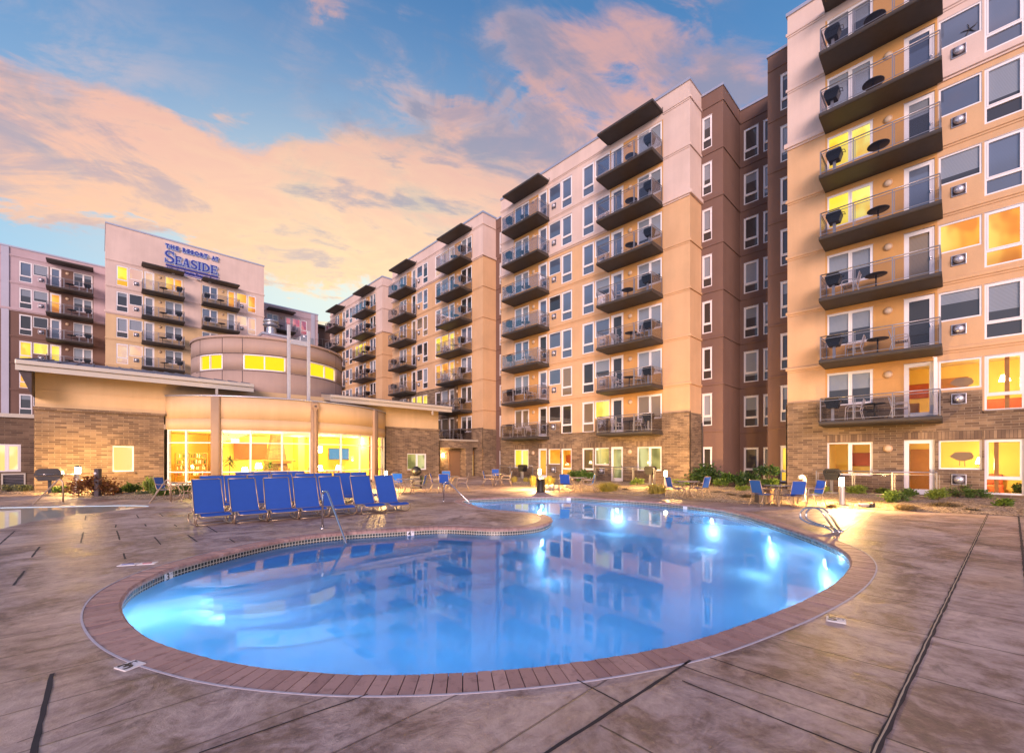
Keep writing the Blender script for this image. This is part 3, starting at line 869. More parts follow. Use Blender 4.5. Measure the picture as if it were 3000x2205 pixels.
# brown recesses between the towers
def recess(label, s_left, s_right, step=None, kinds=('blind', 'dark', 'blind', 'dark', 'dark', 'blind', 'blind', 'blind')):
    root = thing('recessed_wing', label, 'apartment building', W(s_left, 25.9), ROT_LONG, 'brown recesses between the towers')
    def bnd(x0, x1, y0, y1, z):
        t = MB(); t.box(x0, x1, y0, y1, z-.05, z+.06, 0, .02); t.build('string_band', MAT['stucco_brown'], root)
    wd = s_left - s_right; wall, trim, cap = MB(), MB(), MB(); top = 24.5
    segs = []                                                     # (x0, x1, y)
    if step: segs = [(0, step[0], 1.66), (step[0], step[1], 4.57), (step[1], wd+1.0, 1.66)]
    else: segs = [(-.5, wd+.5, 1.62)]
    for si, (x0, x1, y) in enumerate(segs):
        wl = Wall(); yy = y
        wins = step[2][si] if step else [(.62, 1.32)]
        for (a, b) in wins:
            for k in range(1, 9):
                z = fz(k); wl.cut(a, b, z+.3, z+2.30)
                o = put_window(root, 'tall', a, b, z+.3, z+2.30, kinds[(k+si*3) % 8] if k > 1 or si < 2 else 'lit_yellow', y)
        sub = MB(); wl.emit(x0, x1, -.05, top, lambda x, z: (sub, 0, 0.0))
        i = wall.add([(p[0], p[1]+yy, p[2]) for p in sub.v])
        for f in sub.f: wall.face([i+q for q in f], 0)
        for k in range(3, 10):
            z = (fz(k)-.06) if k < 9 else fz(8)+2.84
            bnd(x0 if si != 1 else x0+.05, x1 if si != 1 else x1-.05, yy-.05, yy-.002, z)
        z = 3.35; bnd(x0 if si != 1 else x0+.05, x1 if si != 1 else x1-.05, yy-.05, yy-.002, z)
        cap.box(x0-.05, x1+.05, yy-.06, yy+.25, top, top+.14)
    if step:
        a, b = step[0], step[1]
        wall.quad((a, 1.66, -.05), (a, 4.57, -.05), (a, 4.57, top), (a, 1.66, top)); wall.quad((b, 4.57, -.05), (b, 1.66, -.05), (b, 1.66, top), (b, 4.57, top))
        for k in range(3, 10):
            z = (fz(k)-.06) if k < 9 else fz(8)+2.84
            bnd(a+.002, a+.05, 1.62, 4.52, z)
        cap.box(a-.25, a+.05, 1.9, 4.5, top, top+.14); cap.box(b-.05, b+.25, 1.9, 4.5, top, top+.14)
    wall.build('wall', MAT['stucco_brown'], root); cap.build('parapet_cap', MAT['cap_metal'], root)
    if step:
        dn = MB(); dn.tube([(-.02+.1, 1.55, 3.9), (.1, 1.50, 3.7), (.1, 1.56, 3.4), (.1, 1.56, .2)], .045, n=7); dn.build('downpipe', MAT['dark_steel'], root)
    return root
sl, sr = 11.36, 6.23
xa = sl - s_of(2118.5, 27.56); xb = sl - s_of(2249, 27.56)
w1 = (sl - s_of(2057, 27.56), sl - s_of(2086, 27.56)); w2 = (sl - s_of(2179, 30.47), sl - s_of(2222, 30.47)); w3 = (sl - s_of(2236, 30.47), sl - s_of(2236, 30.47)+.75)
w4 = (sl - s_of(2286, 27.56), sl - s_of(2286, 27.56)+.7)
recess('brown recessed wing between the nearest and middle towers, two wall planes deep', sl, sr, (xa, xb, ([w1], [w2, (w3[0], min(w3[1], xb-.05))], [w4])))
recess('narrow brown recess left of the middle tower', 31.0, 28.36)
recess('narrow brown recess left of the third tower', 50.7, 48.1)

# ------------------------------------------------------------------ the cross wing with the sign
SL = {(0,8,'tall'): 'lit_yellow', (0,8,'small'): 'lit_peach', (0,8,'slider'): 'lit_orange', (0,8,'door'): 'lit_peach', (0,5,'tall'): 'lit_peach', (0,5,'small'): 'lit_peach', (0,5,'door'): 'blind',  # peach glow of the fifth-floor panes stands in for reflected sky
      (1,8,'door'): 'lit_orange', (1,8,'small'): 'lit_orange', (1,8,'tall'): 'lit_orange', (1,7,'tall'): 'lit_peach', (1,7,'small'): 'lit_peach', (1,7,'door'): 'blind', (1,8,'slider'): 'sky', (1,7,'slider'): 'sky'}
for k in (6, 7):
    for t in RECTS: SL.setdefault((0, k, t), 'blind')
tS = tower('tower', 'pale sign tower behind the clubhouse with tall blank parapet and blue lettering', 65.0, .54, ROT_CROSS, 15.5, [(6.74, -1, .94), (8.66, 1, .94)],
      dict(hi='stucco_pale', low='stucco_cream', bay='stucco_cream', top=27.5, lit=SL, seed=12, furn=5, fmin=4, base=5.0, colname=['left stack on the sign tower', 'right stack on the sign tower'], depth=9))
LL = {(0,7,'door'): 'lit_orange', (0,5,'tall'): 'lit_yellow', (0,5,'small'): 'lit_yellow', (0,5,'door'): 'lit_yellow', (0,4,'tall'): 'lit_orange', (0,8,'tall'): 'sky', (0,8,'door'): 'sky', (0,8,'small'): 'blind', (0,7,'tall'): 'blind', (0,7,'small'): 'blind', (0,6,'tall'): 'dark', (0,6,'small'): 'blind', (0,6,'door'): 'sky', (0,8,'slider'): 'blind', (0,7,'slider'): 'blind', (0,6,'slider'): 'blind', (0,5,'slider'): 'blind'}
tL = tower('wing', 'mauve and brown apartment wing left of the sign tower', 71.0, -14.0, ROT_CROSS, 15.2, [(13.45, -1, .915)],
      dict(hi='stucco_mauve', low='stucco_brown', bay='stucco_brown', top=24.5, lit=LL, seed=14, furn=5, fmin=2, base=0, colname=['wing left of the sign tower'], depth=8))
b = MB(); b.box(6.45, 7.0, -.10, -.004, 0, 24.45); b.build('pilaster', MAT['pilaster_gray'], tL)
RL = {(0,8,'door'): 'lit_pink', (0,8,'small'): 'lit_pink', (0,8,'tall'): 'lit_pink', (0,8,'slider'): 'blind'}
tRW = tower('wing', 'low mauve wing right of the sign tower, behind the two white poles', 71.0, 15.6, ROT_CROSS, 9.6, [(2.3, 1, .90)],
      dict(hi='stucco_mauve', low='stucco_mauve', bay='stucco_mauve', top=24.5, lit=RL, seed=15, furn=7, fmin=6, base=8, colname=['wing right of the sign tower'], depth=8))
b = MB(); b.box(8.55, 9.1, -.10, -.004, 8, 24.45); b.build('pilaster', MAT['pilaster_gray'], tRW)
lk = thing('recessed_wing', 'small dark recess at the far inner corner with one orange window', 'apartment building', W(73.5, 24.8), ROT_CROSS, 'brown recesses between the towers')
wl = Wall(); wb = MB()
for k, mm in ((7, 'dark'), (8, 'lit_orange')):
    wl.cut(.5, 1.4, fz(k)-.55, fz(k)+1.5); put_window(lk, 'tall', .5, 1.4, fz(k)-.55, fz(k)+1.5, mm)
wl.emit(-.5, 6.0, 8, 23.6, lambda x, z: (wb, 0, 0.0)); wb.build('wall', MAT['stucco_brown'], lk)
b = MB(); b.box(-.5, 6, -.8, .3, 23.3, 23.65); b.build('parapet_cap', MAT['balcony_slab'], lk)
b = MB(); b.box(.2, 6, -1.2, -.004, fz(8)-.85, fz(8)-.62); sb = b.build('balcony', MAT['balcony_slab'], lk)
b = MB(); b.tube([(.2, -1.15, fz(8)+.4), (6, -1.15, fz(8)+.4)], .025); [b.box(x-.02, x+.02, -1.17, -1.13, fz(8)-.62, fz(8)+.4) for x in (.22, 1.6, 3.0)]; b.build('railing', MAT['rail_metal'], sb)

# the sign
sg = thing('resort_sign', 'blue channel letters high on the pale tower, small line above and below SEASIDE', 'sign', W(64.93, 8.26, 25.3), ROT_CROSS)
RX = Matrix.Rotation(PI/2, 4, 'X')
def sign_line(name, txt, size, x, z, width, bold, face='sign_blue', halo=True, spacing=1.0):
    me = text_mesh(txt, size, .05, 1.0, bold, 'CENTER', spacing)
    xs = [v.co.x for v in me.vertices]; wd = max(xs)-min(xs); mid = (max(xs)+min(xs))/2
    M = Matrix.Translation((x, -.14, z)) @ RX @ Matrix.Diagonal((width/wd, 1, 1, 1)) @ Matrix.Translation((-mid, 0, 0))
    b = MB(); add_mesh(b, me, M); o = b.build(name, MAT[face], sg)
    if halo:
        me2 = text_mesh(txt, size, .01, 1.0, bold+.07, 'CENTER', spacing)
        b = MB(); add_mesh(b, me2, Matrix.Translation((x, -.07, z)) @ RX @ Matrix.Diagonal((width/wd, 1, 1, 1)) @ Matrix.Translation((-mid, 0, 0))); b.build('outline', MAT['sign_edge'], o)
for wtxt, wx0, wx1 in (('T\u00b7H\u00b7E', -2.60, -1.38), ('R\u00b7E\u00b7S\u00b7O\u00b7R\u00b7T', -.98, 1.48), ('A\u00b7T', 1.92, 2.60)):
    sign_line('top_line_word', wtxt, .62, (wx0+wx1)/2, 1.42, wx1-wx0, .03)
# SEASIDE in bold roman capitals with serifs
def letters():
    b = MB(); halo = MB()
    def both(fn):
        fn(b, 0, -.19, -.09); fn(halo, .075, -.085, -.065)
    def bar(x0, x1, z0, z1): both(lambda q, g, ya, yb: q.box(x0-g, x1+g, ya, yb, z0-g, z1+g))
    def slant(x0, x1, xt, z0, z1, w):
        both(lambda q, g, ya, yb: q.prism_y([(x0-g, z0), (x0+w+g, z0), (xt+w+g, z1), (xt-g, z1)], ya, yb))
    def arc(pts, w):
        for k in range(len(pts)-1):
            (xa_, za, wa), (xb_, zb_, wb_) = pts[k], pts[k+1]
            dx, dz = xb_-xa_, zb_-za; L = math.hypot(dx, dz); nx, nz = -dz/L, dx/L
            both(lambda q, g, ya, yb: q.prism_y([(xa_-nx*(wa/2+g), za-nz*(wa/2+g)), (xb_-nx*(wb_/2+g), zb_-nz*(wb_/2+g)), (xb_+nx*(wb_/2+g), zb_+nz*(wb_/2+g)), (xa_+nx*(wa/2+g), za+nz*(wa/2+g))], ya, yb))
    def E(x, h, w):
        bar(x+.05, x+.22, -.5, -.5+h); bar(x, x+w, -.5, -.5+.09); bar(x, x+w*.95, -.5+h-.09, -.5+h); bar(x+.2, x+w*.75, -.5+h*.5-.04, -.5+h*.5+.04)
        bar(x+w-.08, x+w, -.5, -.5+.28); bar(x+w*.95-.07, x+w*.95, -.5+h-.26, -.5+h); bar(x+w*.7-.05, x+w*.75, -.5+h*.5-.12, -.5+h*.5+.12)
    def SS(x, h, w):
        pts = []
        for k in range(19):
            t = k/18.0
            a = PI*.10 + t*PI*1.05 if t < .5 else None
            if t < .5:
                ang = math.radians(25 + t/.5*245); pts.append((x+w*.5+w*.40*math.cos(ang), -.5+h*.74+h*.22*math.sin(ang), .09+.10*math.sin(t*PI)))
            else:
                ang = math.radians(90 - (t-.5)/.5*245); pts.append((x+w*.5+w*.42*math.cos(ang), -.5+h*.27+h*.23*math.sin(ang), .09+.10*math.sin(t*PI)))
        arc(pts, .15); bar(x+w*.86, x+w*.94, -.5+h*.70, -.5+h*.98); bar(x+w*.02, x+w*.10, -.5+.02, -.5+h*.32)
    def A(x, h, w):
        slant(x+.10, 0, x+w*.5-.09, -.5, -.5+h, .09); slant(x+w-.30, 0, x+w*.5-.08, -.5, -.5+h, .19)
        bar(x+w*.28, x+w*.72, -.5+h*.28, -.5+h*.28+.07); bar(x, x+.26, -.5, -.5+.06); bar(x+w-.34, x+w, -.5, -.5+.06)
    def I(x, h, w): bar(x+w/2-.09, x+w/2+.09, -.5, -.5+h); bar(x, x+w, -.5, -.5+.07); bar(x, x+w, -.5+h-.07, -.5+h)
    def D(x, h, w):
        bar(x+.06, x+.23, -.5, -.5+h); bar(x, x+.3, -.5, -.5+.07); bar(x, x+.3, -.5+h-.07, -.5+h)
        arc([(x+.2+(w-.3)*math.sin(a), -.5+h/2-(h/2-.045)*math.cos(a), .09+.10*math.sin(a)) for a in [PI*k/12 for k in range(13)]], .12)
    SS(-2.66, 1.42, .86); E(-1.72, 1.0, .62); A(-1.06, 1.0, .84); SS(-.18, 1.0, .58); I(.48, 1.0, .34); D(.90, 1.0, .80); E(1.80, 1.0, .68)
    return b, halo
lb, lh = letters(); o = lb.build('seaside_letters', MAT['sign_blue'], sg); lh.build('outline', MAT['sign_edge'], o)
b = MB(); b.box(-2.6, 2.6, -.12, -.05, -.86, -.70); b.build('rule', MAT['sign_blue'], sg)
sign_line('bottom_line', 'A Wyndham Vacation Ownership Resort', .48, 0, -1.18, 5.1, .008, 'sign_blue', False)
b = MB(); b.box(-2.62, 2.62, -.045, -.012, -1.48, -.98); b.build('backing_plate', MAT['sign_plate'], sg)
b = MB(); b.box(-2.5, 2.5, -.06, -.012, 1.36, 1.44); [b.box(x-.14, x+.14, -.30, -.02, -1.75, -1.66) for x in (-1.9, -.7, .5, 1.7)]; b.build('raceway', MAT['conduit'], sg)

# ------------------------------------------------------------------ the clubhouse
N0, S0 = -2.26, 31.0
ch = thing('clubhouse', 'low clubhouse with a curved glazed bay, round drum and two sloping roofs', 'clubhouse', W(S0, N0), ROT_CROSS)
BX, BY, BR = 9.4 - N0, 4.9, 8.3
def phi_of(u, R, off=0.0):
    """where the sight line through column u meets the round wall (angle from straight ahead)"""
    t = (u-1500)/FPX; d = Vector((t, 1)).normalized()
    c = W(S0+BY, N0+BX).xy; bq = d.dot(c); disc = bq*bq - (c.length_squared - R*R)
    p = d*(bq - math.sqrt(max(disc, 0)))
    s, n = -C1*p.x + C2*p.y, C2*p.x + C1*p.y
    return math.atan2(n-(N0+BX), (S0+BY)-s)
def arcp(ph, R): return (BX + R*math.sin(ph), BY - R*math.cos(ph))
def arc_wall(b, R0, R1, p0, p1, z0, z1, m=0, seg=28):
    """curved block between two radii"""
    A = [p0+(p1-p0)*k/seg for k in range(seg+1)]
    i = b.add([(*arcp(a, R1), z0) for a in A] + [(*arcp(a, R1), z1) for a in A] + [(*arcp(a, R0), z0) for a in A] + [(*arcp(a, R0), z1) for a in A])
    N = seg+1
    for k in range(seg):
        b.face((i+k, i+k+1, i+N+k+1, i+N+k), m, True); b.face((i+2*N+k+1, i+2*N+k, i+3*N+k, i+3*N+k+1), m, True)
        b.face((i+N+k, i+N+k+1, i+3*N+k+1, i+3*N+k), m); b.face((i+k+1, i+k, i+2*N+k, i+2*N+k+1), m)
    b.face((i, i+N, i+3*N, i+2*N), m); b.face((i+N-1, i+3*N-1, i+4*N-1, i+2*N-1), m)
PE = math.acos(4.9/8.3)
LX = 2.63 - N0; RXX = 16.12 - N0; XR = 21.03 - N0
wl = Wall(); bb = MB(); sb = MB()
lw = (n_of(328, S0)-N0, n_of(392, S0)-N0, .96, 2.33); rw = (n_of(1192, S0)-N0, n_of(1248, S0)-N0, .73, 2.07)
wl.cut(*lw); wl.cut(*rw)
wl.emit(0, LX, -.05, 4.02, lambda x, z: (bb, 0, -.05), .16); wl.rects = [rw]
wl2 = Wall(); wl2.cut(*rw); wl2.emit(RXX, XR, -.05, 4.02, lambda x, z: (bb, 0, -.05), .16)
bb.quad((XR, -.05, -.05), (XR, 10, -.05), (XR, 10, 4.02), (XR, -.05, 4.02)); bb.quad((0, 12, -.05), (0, -.05, -.05), (0, -.05, 4.02), (0, 12, 4.02))
for a, b_ in ((0, LX), (RXX, XR)): bb.box(a-.04, b_+.04, -.14, -.002, 4.02, 4.16)
for (x0, x1, z0, z1) in (lw, rw): bb.box(x0-.06, x1+.06, -.13, -.052, z0-.14, z0-.02)
bb.build('brick_base', MAT['stone_brick'], ch)
for (x0, x1, z0, z1) in (lw, rw):
    q = MB(); q.box(x0-.06, x1+.06, -.064, -.052, z1+.02, z1+.34); q.build('lintel', MAT['soldier_brick'], ch)
sb.box(.02, XR-.02, .0, 9.5, 4.17, 5.95); sb.box(.02, XR-.02, -.025, -.002, 4.98, 5.02)
sb.build('stucco_wall', MAT['stucco_cream'], ch)
for r_, m in ((lw, 'lit_white'), (rw, 'lit_green')):
    put_window(ch, 'slider' if r_ is rw else 'fixed', *r_, m, -.02)
# sloping roofs
def roof(name, x0, x1, ye, z_e, yb, z_b, seams):
    b = MB(); th = .42
    b.quad((x0, ye, z_e), (x1, ye, z_e), (x1, yb, z_b), (x0, yb, z_b), 0)
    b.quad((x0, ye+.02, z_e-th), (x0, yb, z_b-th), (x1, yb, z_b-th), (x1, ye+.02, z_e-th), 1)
    for x in (x0, x1): b.quad((x, ye, z_e-th), (x, ye, z_e), (x, yb, z_b), (x, yb, z_b-th), 2)
    k = 0
    while x0 + k*seams <= x1:
        x = x0+k*seams; dz = (z_b-z_e)/(yb-ye)
        i = b.add([(x-.025, ye, z_e), (x+.025, ye, z_e), (x+.025, yb, z_b), (x-.025, yb, z_b), (x-.025, ye, z_e+.06), (x+.025, ye, z_e+.06), (x+.025, yb, z_b+.06), (x-.025, yb, z_b+.06)])
        for q in ((4,5,6,7), (0,1,5,4), (1,2,6,5), (3,0,4,7)): b.face([i+j for j in q], 0)
        k += 1
    o = b.build(name, [MAT['roof_metal'], MAT['soffit_dark'], MAT['fascia_metal']], ch)
    f = MB(); f.box(x0-.03, x1+.03, ye-.05, ye-.004, z_e-th-.02, z_e+.01); f.box(x0-.03, x1+.03, ye-.19, ye-.052, z_e-.20, z_e+.0, 0, .02)
    f.box(x0-.03, x1+.03, ye-.10, ye-.052, z_e-th-.05, z_e-.23)
    f.box(x1-1.9, x1-1.78, ye-.06, ye+.05, z_e-th-.38, z_e-th-.03)
    f.build('gutter', MAT['fascia_metal'], o)
    return o
rl = roof('roof', -2.72-N0, 6.75-N0, -1.2, 6.16, 9.6, 8.0, .62)
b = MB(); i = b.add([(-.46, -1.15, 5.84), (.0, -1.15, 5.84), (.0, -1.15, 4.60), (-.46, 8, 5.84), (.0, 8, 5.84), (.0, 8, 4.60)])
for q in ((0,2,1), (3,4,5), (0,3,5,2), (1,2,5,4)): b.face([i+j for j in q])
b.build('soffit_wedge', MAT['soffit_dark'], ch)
roof('roof', 11.4-N0, 21.45-N0, -1.2, 6.02, 9.6, 7.6, .62)
# curved bay
ws = MB(); arc_wall(ws, BR-.35, BR, -PE, PE, 3.30, 3.88, 0, 44); arc_wall(ws, BR-.35, BR-.012, -PE, PE, 3.88, 3.91, 0, 44); arc_wall(ws, BR-.35, BR, -PE, PE, 3.91, 5.14, 0, 44); arc_wall(ws, BR-.40, BR+.05, -PE, PE, 5.145, 5.23, 1, 44)
arc_wall(ws, BR-.30, BR-.06, -PE, PE, -.05, .16, 2, 44)
ws.build('bay_wall', [MAT['stucco_cream'], MAT['cap_metal'], MAT['stone_brick']], ch)
pil = [(617, 643), (913, 933), (1097, 1108)]
edges = [-PE+.012]
for a, b_ in pil:
    p0, p1 = phi_of(a, BR+.12), phi_of(b_, BR+.12)
    q = MB(); arc_wall(q, BR-.32, BR+.12, p0, p1, -.05, 5.13, 0, 4); q.build('pilaster', MAT['pilaster_tan'], ch)
    edges += [p0, p1]
edges.append(PE-.012)
mull = [[546], [734, 826], [999, 1054], [1118]]
for k in range(4):
    A = [edges[2*k]] + [phi_of(u, BR-.1) for u in mull[k]] + [edges[2*k+1]]
    f, g = MB(), MB(); R = BR-.12
    for a in A:
        x, y = arcp(a, R); f.M = Matrix.Translation((x, y, 0)) @ Matrix.Rotation(a, 4, 'Z'); f.box(-.045, .045, -.06, .06, .16, 3.30)
    for a0, a1 in zip(A[:-1], A[1:]):
        p0, p1 = Vector((*arcp(a0, R), 0)), Vector((*arcp(a1, R), 0)); d = (p1-p0); L = d.length; ang = math.atan2(d.y, d.x)
        f.M = Matrix.Translation(p0) @ Matrix.Rotation(ang, 4, 'Z')
        for z0, z1 in ((.16, .22), (.86, .92), (2.52, 2.58), (3.22, 3.30)): f.box(.045, L-.045, -.045, .045, z0, z1)
        g.M = f.M; g.quad((.04, 0, .2), (L-.04, 0, .2), (L-.04, 0, 3.24), (.04, 0, 3.24))
    o = f.build('bay_window', MAT['white_frame'], ch); g.build('pane', MAT['glass_clear'], o)
# inside of the bay
b = MB(); pts = [arcp(-PE+2*PE*k/30, BR-.36) for k in range(31)]
poly = [(pts[0][0], 8.0)] + pts + [(pts[-1][0], 8.0)]
b.prism(poly[::-1], -.02, .02, 1); b.prism(poly[::-1], 3.42, 3.46, 2)
x0, x1 = pts[0][0], pts[-1][0]
b.box(x0-.15, x1+.15, 8.0, 8.1, .02, 3.42, 0); b.box(x0-.12, x0, .25, 8.0, .02, 3.42, 0); b.box(x1, x1+.12, .25, 8.0, .02, 3.42, 0)
b.box(x0+2.9, x0+3.2, 5.2, 8.0, .02, 3.42, 0); b.box(x0+8.8, x0+9.3, 6.6, 8.0, .02, 3.42, 0)
b.prism(poly[::-1], 4.9, 4.94, 3)
b.build('bay_interior', [MAT['room_yellow'], MAT['room_floor'], MAT['room_ceiling'], MAT['roof_metal']], ch)
def inpos(u, s, z=.02): return W(s, n_of(u, s), z)
def local(s, n): return (n-N0, s-S0)
fx, fy = local(35.0, n_of(812, 35.0))
b = MB(); i = b.add([(fx-.95, fy-.5, .02), (fx+.75, fy-.5, .02), (fx+.75, fy+.5, .02), (fx-.95, fy+.5, .02), (fx-.38, fy-.3, 3.42), (fx+.28, fy-.3, 3.42), (fx+.28, fy+.3, 3.42), (fx-.38, fy+.3, 3.42)])
for q in ((0,1,5,4), (1,2,6,5), (2,3,7,6), (3,0,4,7)): b.face([i+j for j in q])
b.build('fireplace', MAT['stone_brick'], ch)
b = MB(); b.box(fx-1.25, fx+1.05, fy-.75, fy-.35, 1.45, 1.56, 0, .02); b.box(fx-1.0, fx+.8, fy-.66, fy-.40, 1.30, 1.45, 0, .02); b.build('mantel', MAT['wood_orange'], ch)
dx, dy = local(37.9, n_of(1057, 37.9))
b = MB(); b.box(dx-.95, dx+1.0, dy-.06, dy+.02, .02, 2.35); b.box(dx-.55, dx-.05, dy-.08, dy-.062, .5, 2.1, 1); b.box(dx+.1, dx+.8, dy-.08, dy-.062, .1, 2.2, 2); b.build('inner_door', [MAT['wood_orange'], MAT['pane_dark'], MAT['pane_lit_green']], ch)
for k, (u, s, e) in enumerate(((560, 33.5, 110), (700, 33.6, 150), (800, 32.6, 130), (960, 33.8, 150), (1040, 34.6, 110), (870, 36.5, 110))):
    l = bpy.data.lights.new('ceiling_lamp', 'POINT'); l.energy = e*3.5; l.color = (1, .70, .18); l.shadow_soft_size = .22
    x, y = local(s, n_of(u, s)); link('ceiling_lamp', l, ch, (x, y, 3.0))
# drum
DR = 4.9
b = MB(); arc_wall(b, DR-.3, DR, -PI, PI, 4.95, 7.35, 0, 72)
zw0, zw1 = 7.38, 8.32
groups = [(586, 652), (713, 836), (907, 982)]
gphi = [(phi_of(a, DR), phi_of(c, DR)) for a, c in groups]
cuts = [-PI] + [x for g in gphi for x in g] + [PI]
for k in range(0, len(cuts), 2): arc_wall(b, DR-.3, DR, cuts[k], cuts[k+1], 7.35, 8.35, 0, 10 if k in (2, 4) else 30)
arc_wall(b, DR-.3, DR, -PI, PI, 8.35, 9.40, 0, 72); arc_wall(b, DR-.34, DR+.07, -PI, PI, 9.40, 9.56, 1, 72)
b.prism([arcp(2*PI*k/48, DR-.1) for k in range(48)], 9.1, 9.2, 2)
drm = b.build('drum', [MAT['stucco_drum'], MAT['stucco_drum'], MAT['roof_metal']], ch)
b = MB()
for u in (586, 651, 710, 841, 905, 984, 1004):
    a = phi_of(u, DR); x, y = arcp(a, DR); b.M = Matrix.Translation((x, y, 0)) @ Matrix.Rotation(a, 4, 'Z'); b.box(-.018, .018, -.006, .01, 4.95, 7.3); b.box(-.018, .018, -.006, .01, 8.4, 9.38)
b.M = None
for z in (7.30, 8.40): arc_wall(b, DR-.02, DR+.005, -1.35, 1.35, z-.018, z+.018, 0, 60)
b.build('panel_joint', MAT['soffit_dark'], drm)
for (p0, p1) in gphi:
    f, g = MB(), MB()
    arc_wall(f, DR-.12, DR+.01, p0, p1, 7.35, 7.42, 0, 10); arc_wall(f, DR-.12, DR+.01, p0, p1, 8.28, 8.35, 0, 10)
    for a in (p0+.006, (p0+p1)/2, p1-.006):
        x, y = arcp(a, DR-.05); f.M = Matrix.Translation((x, y, 0)) @ Matrix.Rotation(a, 4, 'Z'); f.box(-.035, .035, -.05, .05, 7.42, 8.28); f.M = None
    N = 10
    for k in range(N):
        a0, a1 = p0+(p1-p0)*k/N, p0+(p1-p0)*(k+1)/N
        g.quad((*arcp(a0, DR-.10), 7.40), (*arcp(a1, DR-.10), 7.40), (*arcp(a1, DR-.10), 8.30), (*arcp(a0, DR-.10), 8.30))
    o = f.build('drum_window', MAT['white_frame'], ch); g.build('pane', MAT['drum_glow'], o)
# white poles on the bay roof, downspout, roof fan
for u in (846, 904):
    x, y = local(28.6, n_of(u, 28.6)); b = MB(); b.box(x-.085, x+.085, y-.085, y+.085, 4.94, 9.88 if u < 900 else 9.72, 0, .012); b.build('pole', MAT['conduit'], ch)
xa_, y = local(28.6, n_of(846, 28.6)); xb_, y = local(28.6, n_of(904, 28.6))
b = MB(); b.box(xa_+.09, xb_-.09, y-.06, y+.06, 8.72, 9.02); b.build('crossbeam', MAT['conduit'], ch)
a = phi_of(923, BR+.2); x, y = arcp(a, BR+.20); b = MB(); b.M = Matrix.Translation((x, y, 0)) @ Matrix.Rotation(a, 4, 'Z')
b.box(-.055, .055, -.05, .05, .1, 4.62); b.prism([(-.17, -.10), (.17, -.10), (.17, .07), (-.17, .07)], 4.72, 5.0); b.prism([(-.10, -.07), (.10, -.07), (.10, .06), (-.10, .06)], 4.58, 4.72); b.box(-.07, .07, -.112, -.101, 4.80, 4.90, 1)
for z in (1.3, 2.8, 4.2): b.box(-.075, .075, -.056, .05, z, z+.05)
b.build('downpipe', [MAT['pilaster_tan'], MAT['soffit_dark']], ch)
cx0, cy0 = local(37.2, n_of(771, 37.2)); cx1, _ = local(37.2, n_of(842, 37.2))
b = MB(); b.box(cx0, cx1, cy0, cy0+1.3, 9.15, 11.25); b.box(cx0-.08, cx1+.08, cy0-.08, cy0+1.38, 11.25, 11.42, 1); b.build('chimney', [MAT['stucco_mauve'], MAT['cap_metal']], ch)
vx = (cx0+cx1)/2 - .15
b = MB(); b.lathe([(.36, 0), (.36, .45), (.30, .62), (.36, .66), (.55, .70), (.60, .78), (.46, .84), (.46, .96), (.58, 1.0), (.50, 1.14), (.28, 1.22), (0, 1.24)], (vx, cy0+.6, 11.42), 0, 18)
b.build('roof_fan', MAT['galvanised'], ch)
b = MB(); b.box(cx1+.9, cx1+2.0, cy0-.1, cy0+.8, 9.15, 11.6, 0, .04); b.lathe([(.3, 0), (.34, .1), (.2, .2), (0, .22)], (cx1+1.45, cy0+.35, 11.6), 0, 12); b.build('roof_fan', MAT['galvanised'], ch)

# neighbours of the clubhouse
ax = thing('brick_annex', 'dark low brick annex left of the clubhouse with a lit window over a vent', 'annex', W(34.0, -14), ROT_CROSS)
wl = Wall(); b = MB()
w_ = (n_of(-26, 34)+14, n_of(61, 34)+14, .98, 2.40); v_ = (n_of(9, 34)+14, n_of(70, 34)+14, .10, .82)
wl.cut(*w_); wl.cut(*v_); wl.emit(0, 14-2.3, -.05, 3.78, lambda x, z: (b, 0, 0.0)); b.quad((0, 0, 3.78), (11.7, 0, 3.78), (11.7, 9, 3.78), (0, 9, 3.78))
b.build('wall', MAT['dark_brick'], ax)
b = MB(); b.box(-.1, 11.7, -.10, .3, 3.785, 3.98); b.build('parapet_cap', MAT['fascia_metal'], ax)
put_window(ax, 'slider', *w_, 'lit_white')
b = MB(); b.box(v_[0]-.06, v_[0], -.03, .1, v_[2], v_[3]); b.box(v_[1], v_[1]+.06, -.03, .1, v_[2], v_[3]); b.box(v_[0]-.06, v_[1]+.06, -.03, .1, v_[3], v_[3]+.07)
for k in range(9): b.box(v_[0], v_[1], .05, .09, v_[2]+.02+k*.078, v_[2]+.075+k*.078, 1)
b.build('vent_grille', [MAT['fascia_metal'], MAT['dark_steel']], ax)
el = thing('entry_link', 'low brick entry link between clubhouse and third tower with a brown door', 'entry building', W(31.6, 21.0), ROT_CROSS)
nx = lambda u: n_of(u, 31.6)-21.0
wl = Wall(); b = MB(); al = (nx(1290), nx(1365), .02, 2.62); gl = (nx(1385), nx(1414), .02, 2.7)
wl.cut(*al); wl.cut(*gl); wl.emit(0, 4.85, -.05, 3.25, lambda x, z: (b, 0, 0.0), .02); b.quad((0, 0, 3.25), (4.85, 0, 3.25), (4.85, 8, 3.25), (0, 8, 3.25))
for q, (r_, dd) in enumerate(((al, .9), (gl, 1.6))):
    x0, x1, z0, z1 = r_
    b.quad((x0, dd, z0), (x1, dd, z0), (x1, dd, z1), (x0, dd, z1)); b.quad((x0, 0, z0), (x0, dd, z0), (x0, dd, z1), (x0, 0, z1)); b.quad((x1, dd, z0), (x1, 0, z0), (x1, 0, z1), (x1, dd, z1)); b.quad((x0, 0, z1), (x0, dd, z1), (x1, dd, z1), (x1, 0, z1))
b.build('wall', MAT['stone_brick'], el)
b = MB(); b.box(-.05, 4.85, -.08, .2, 3.255, 3.40); b.build('parapet_cap', MAT['fascia_metal'], el)
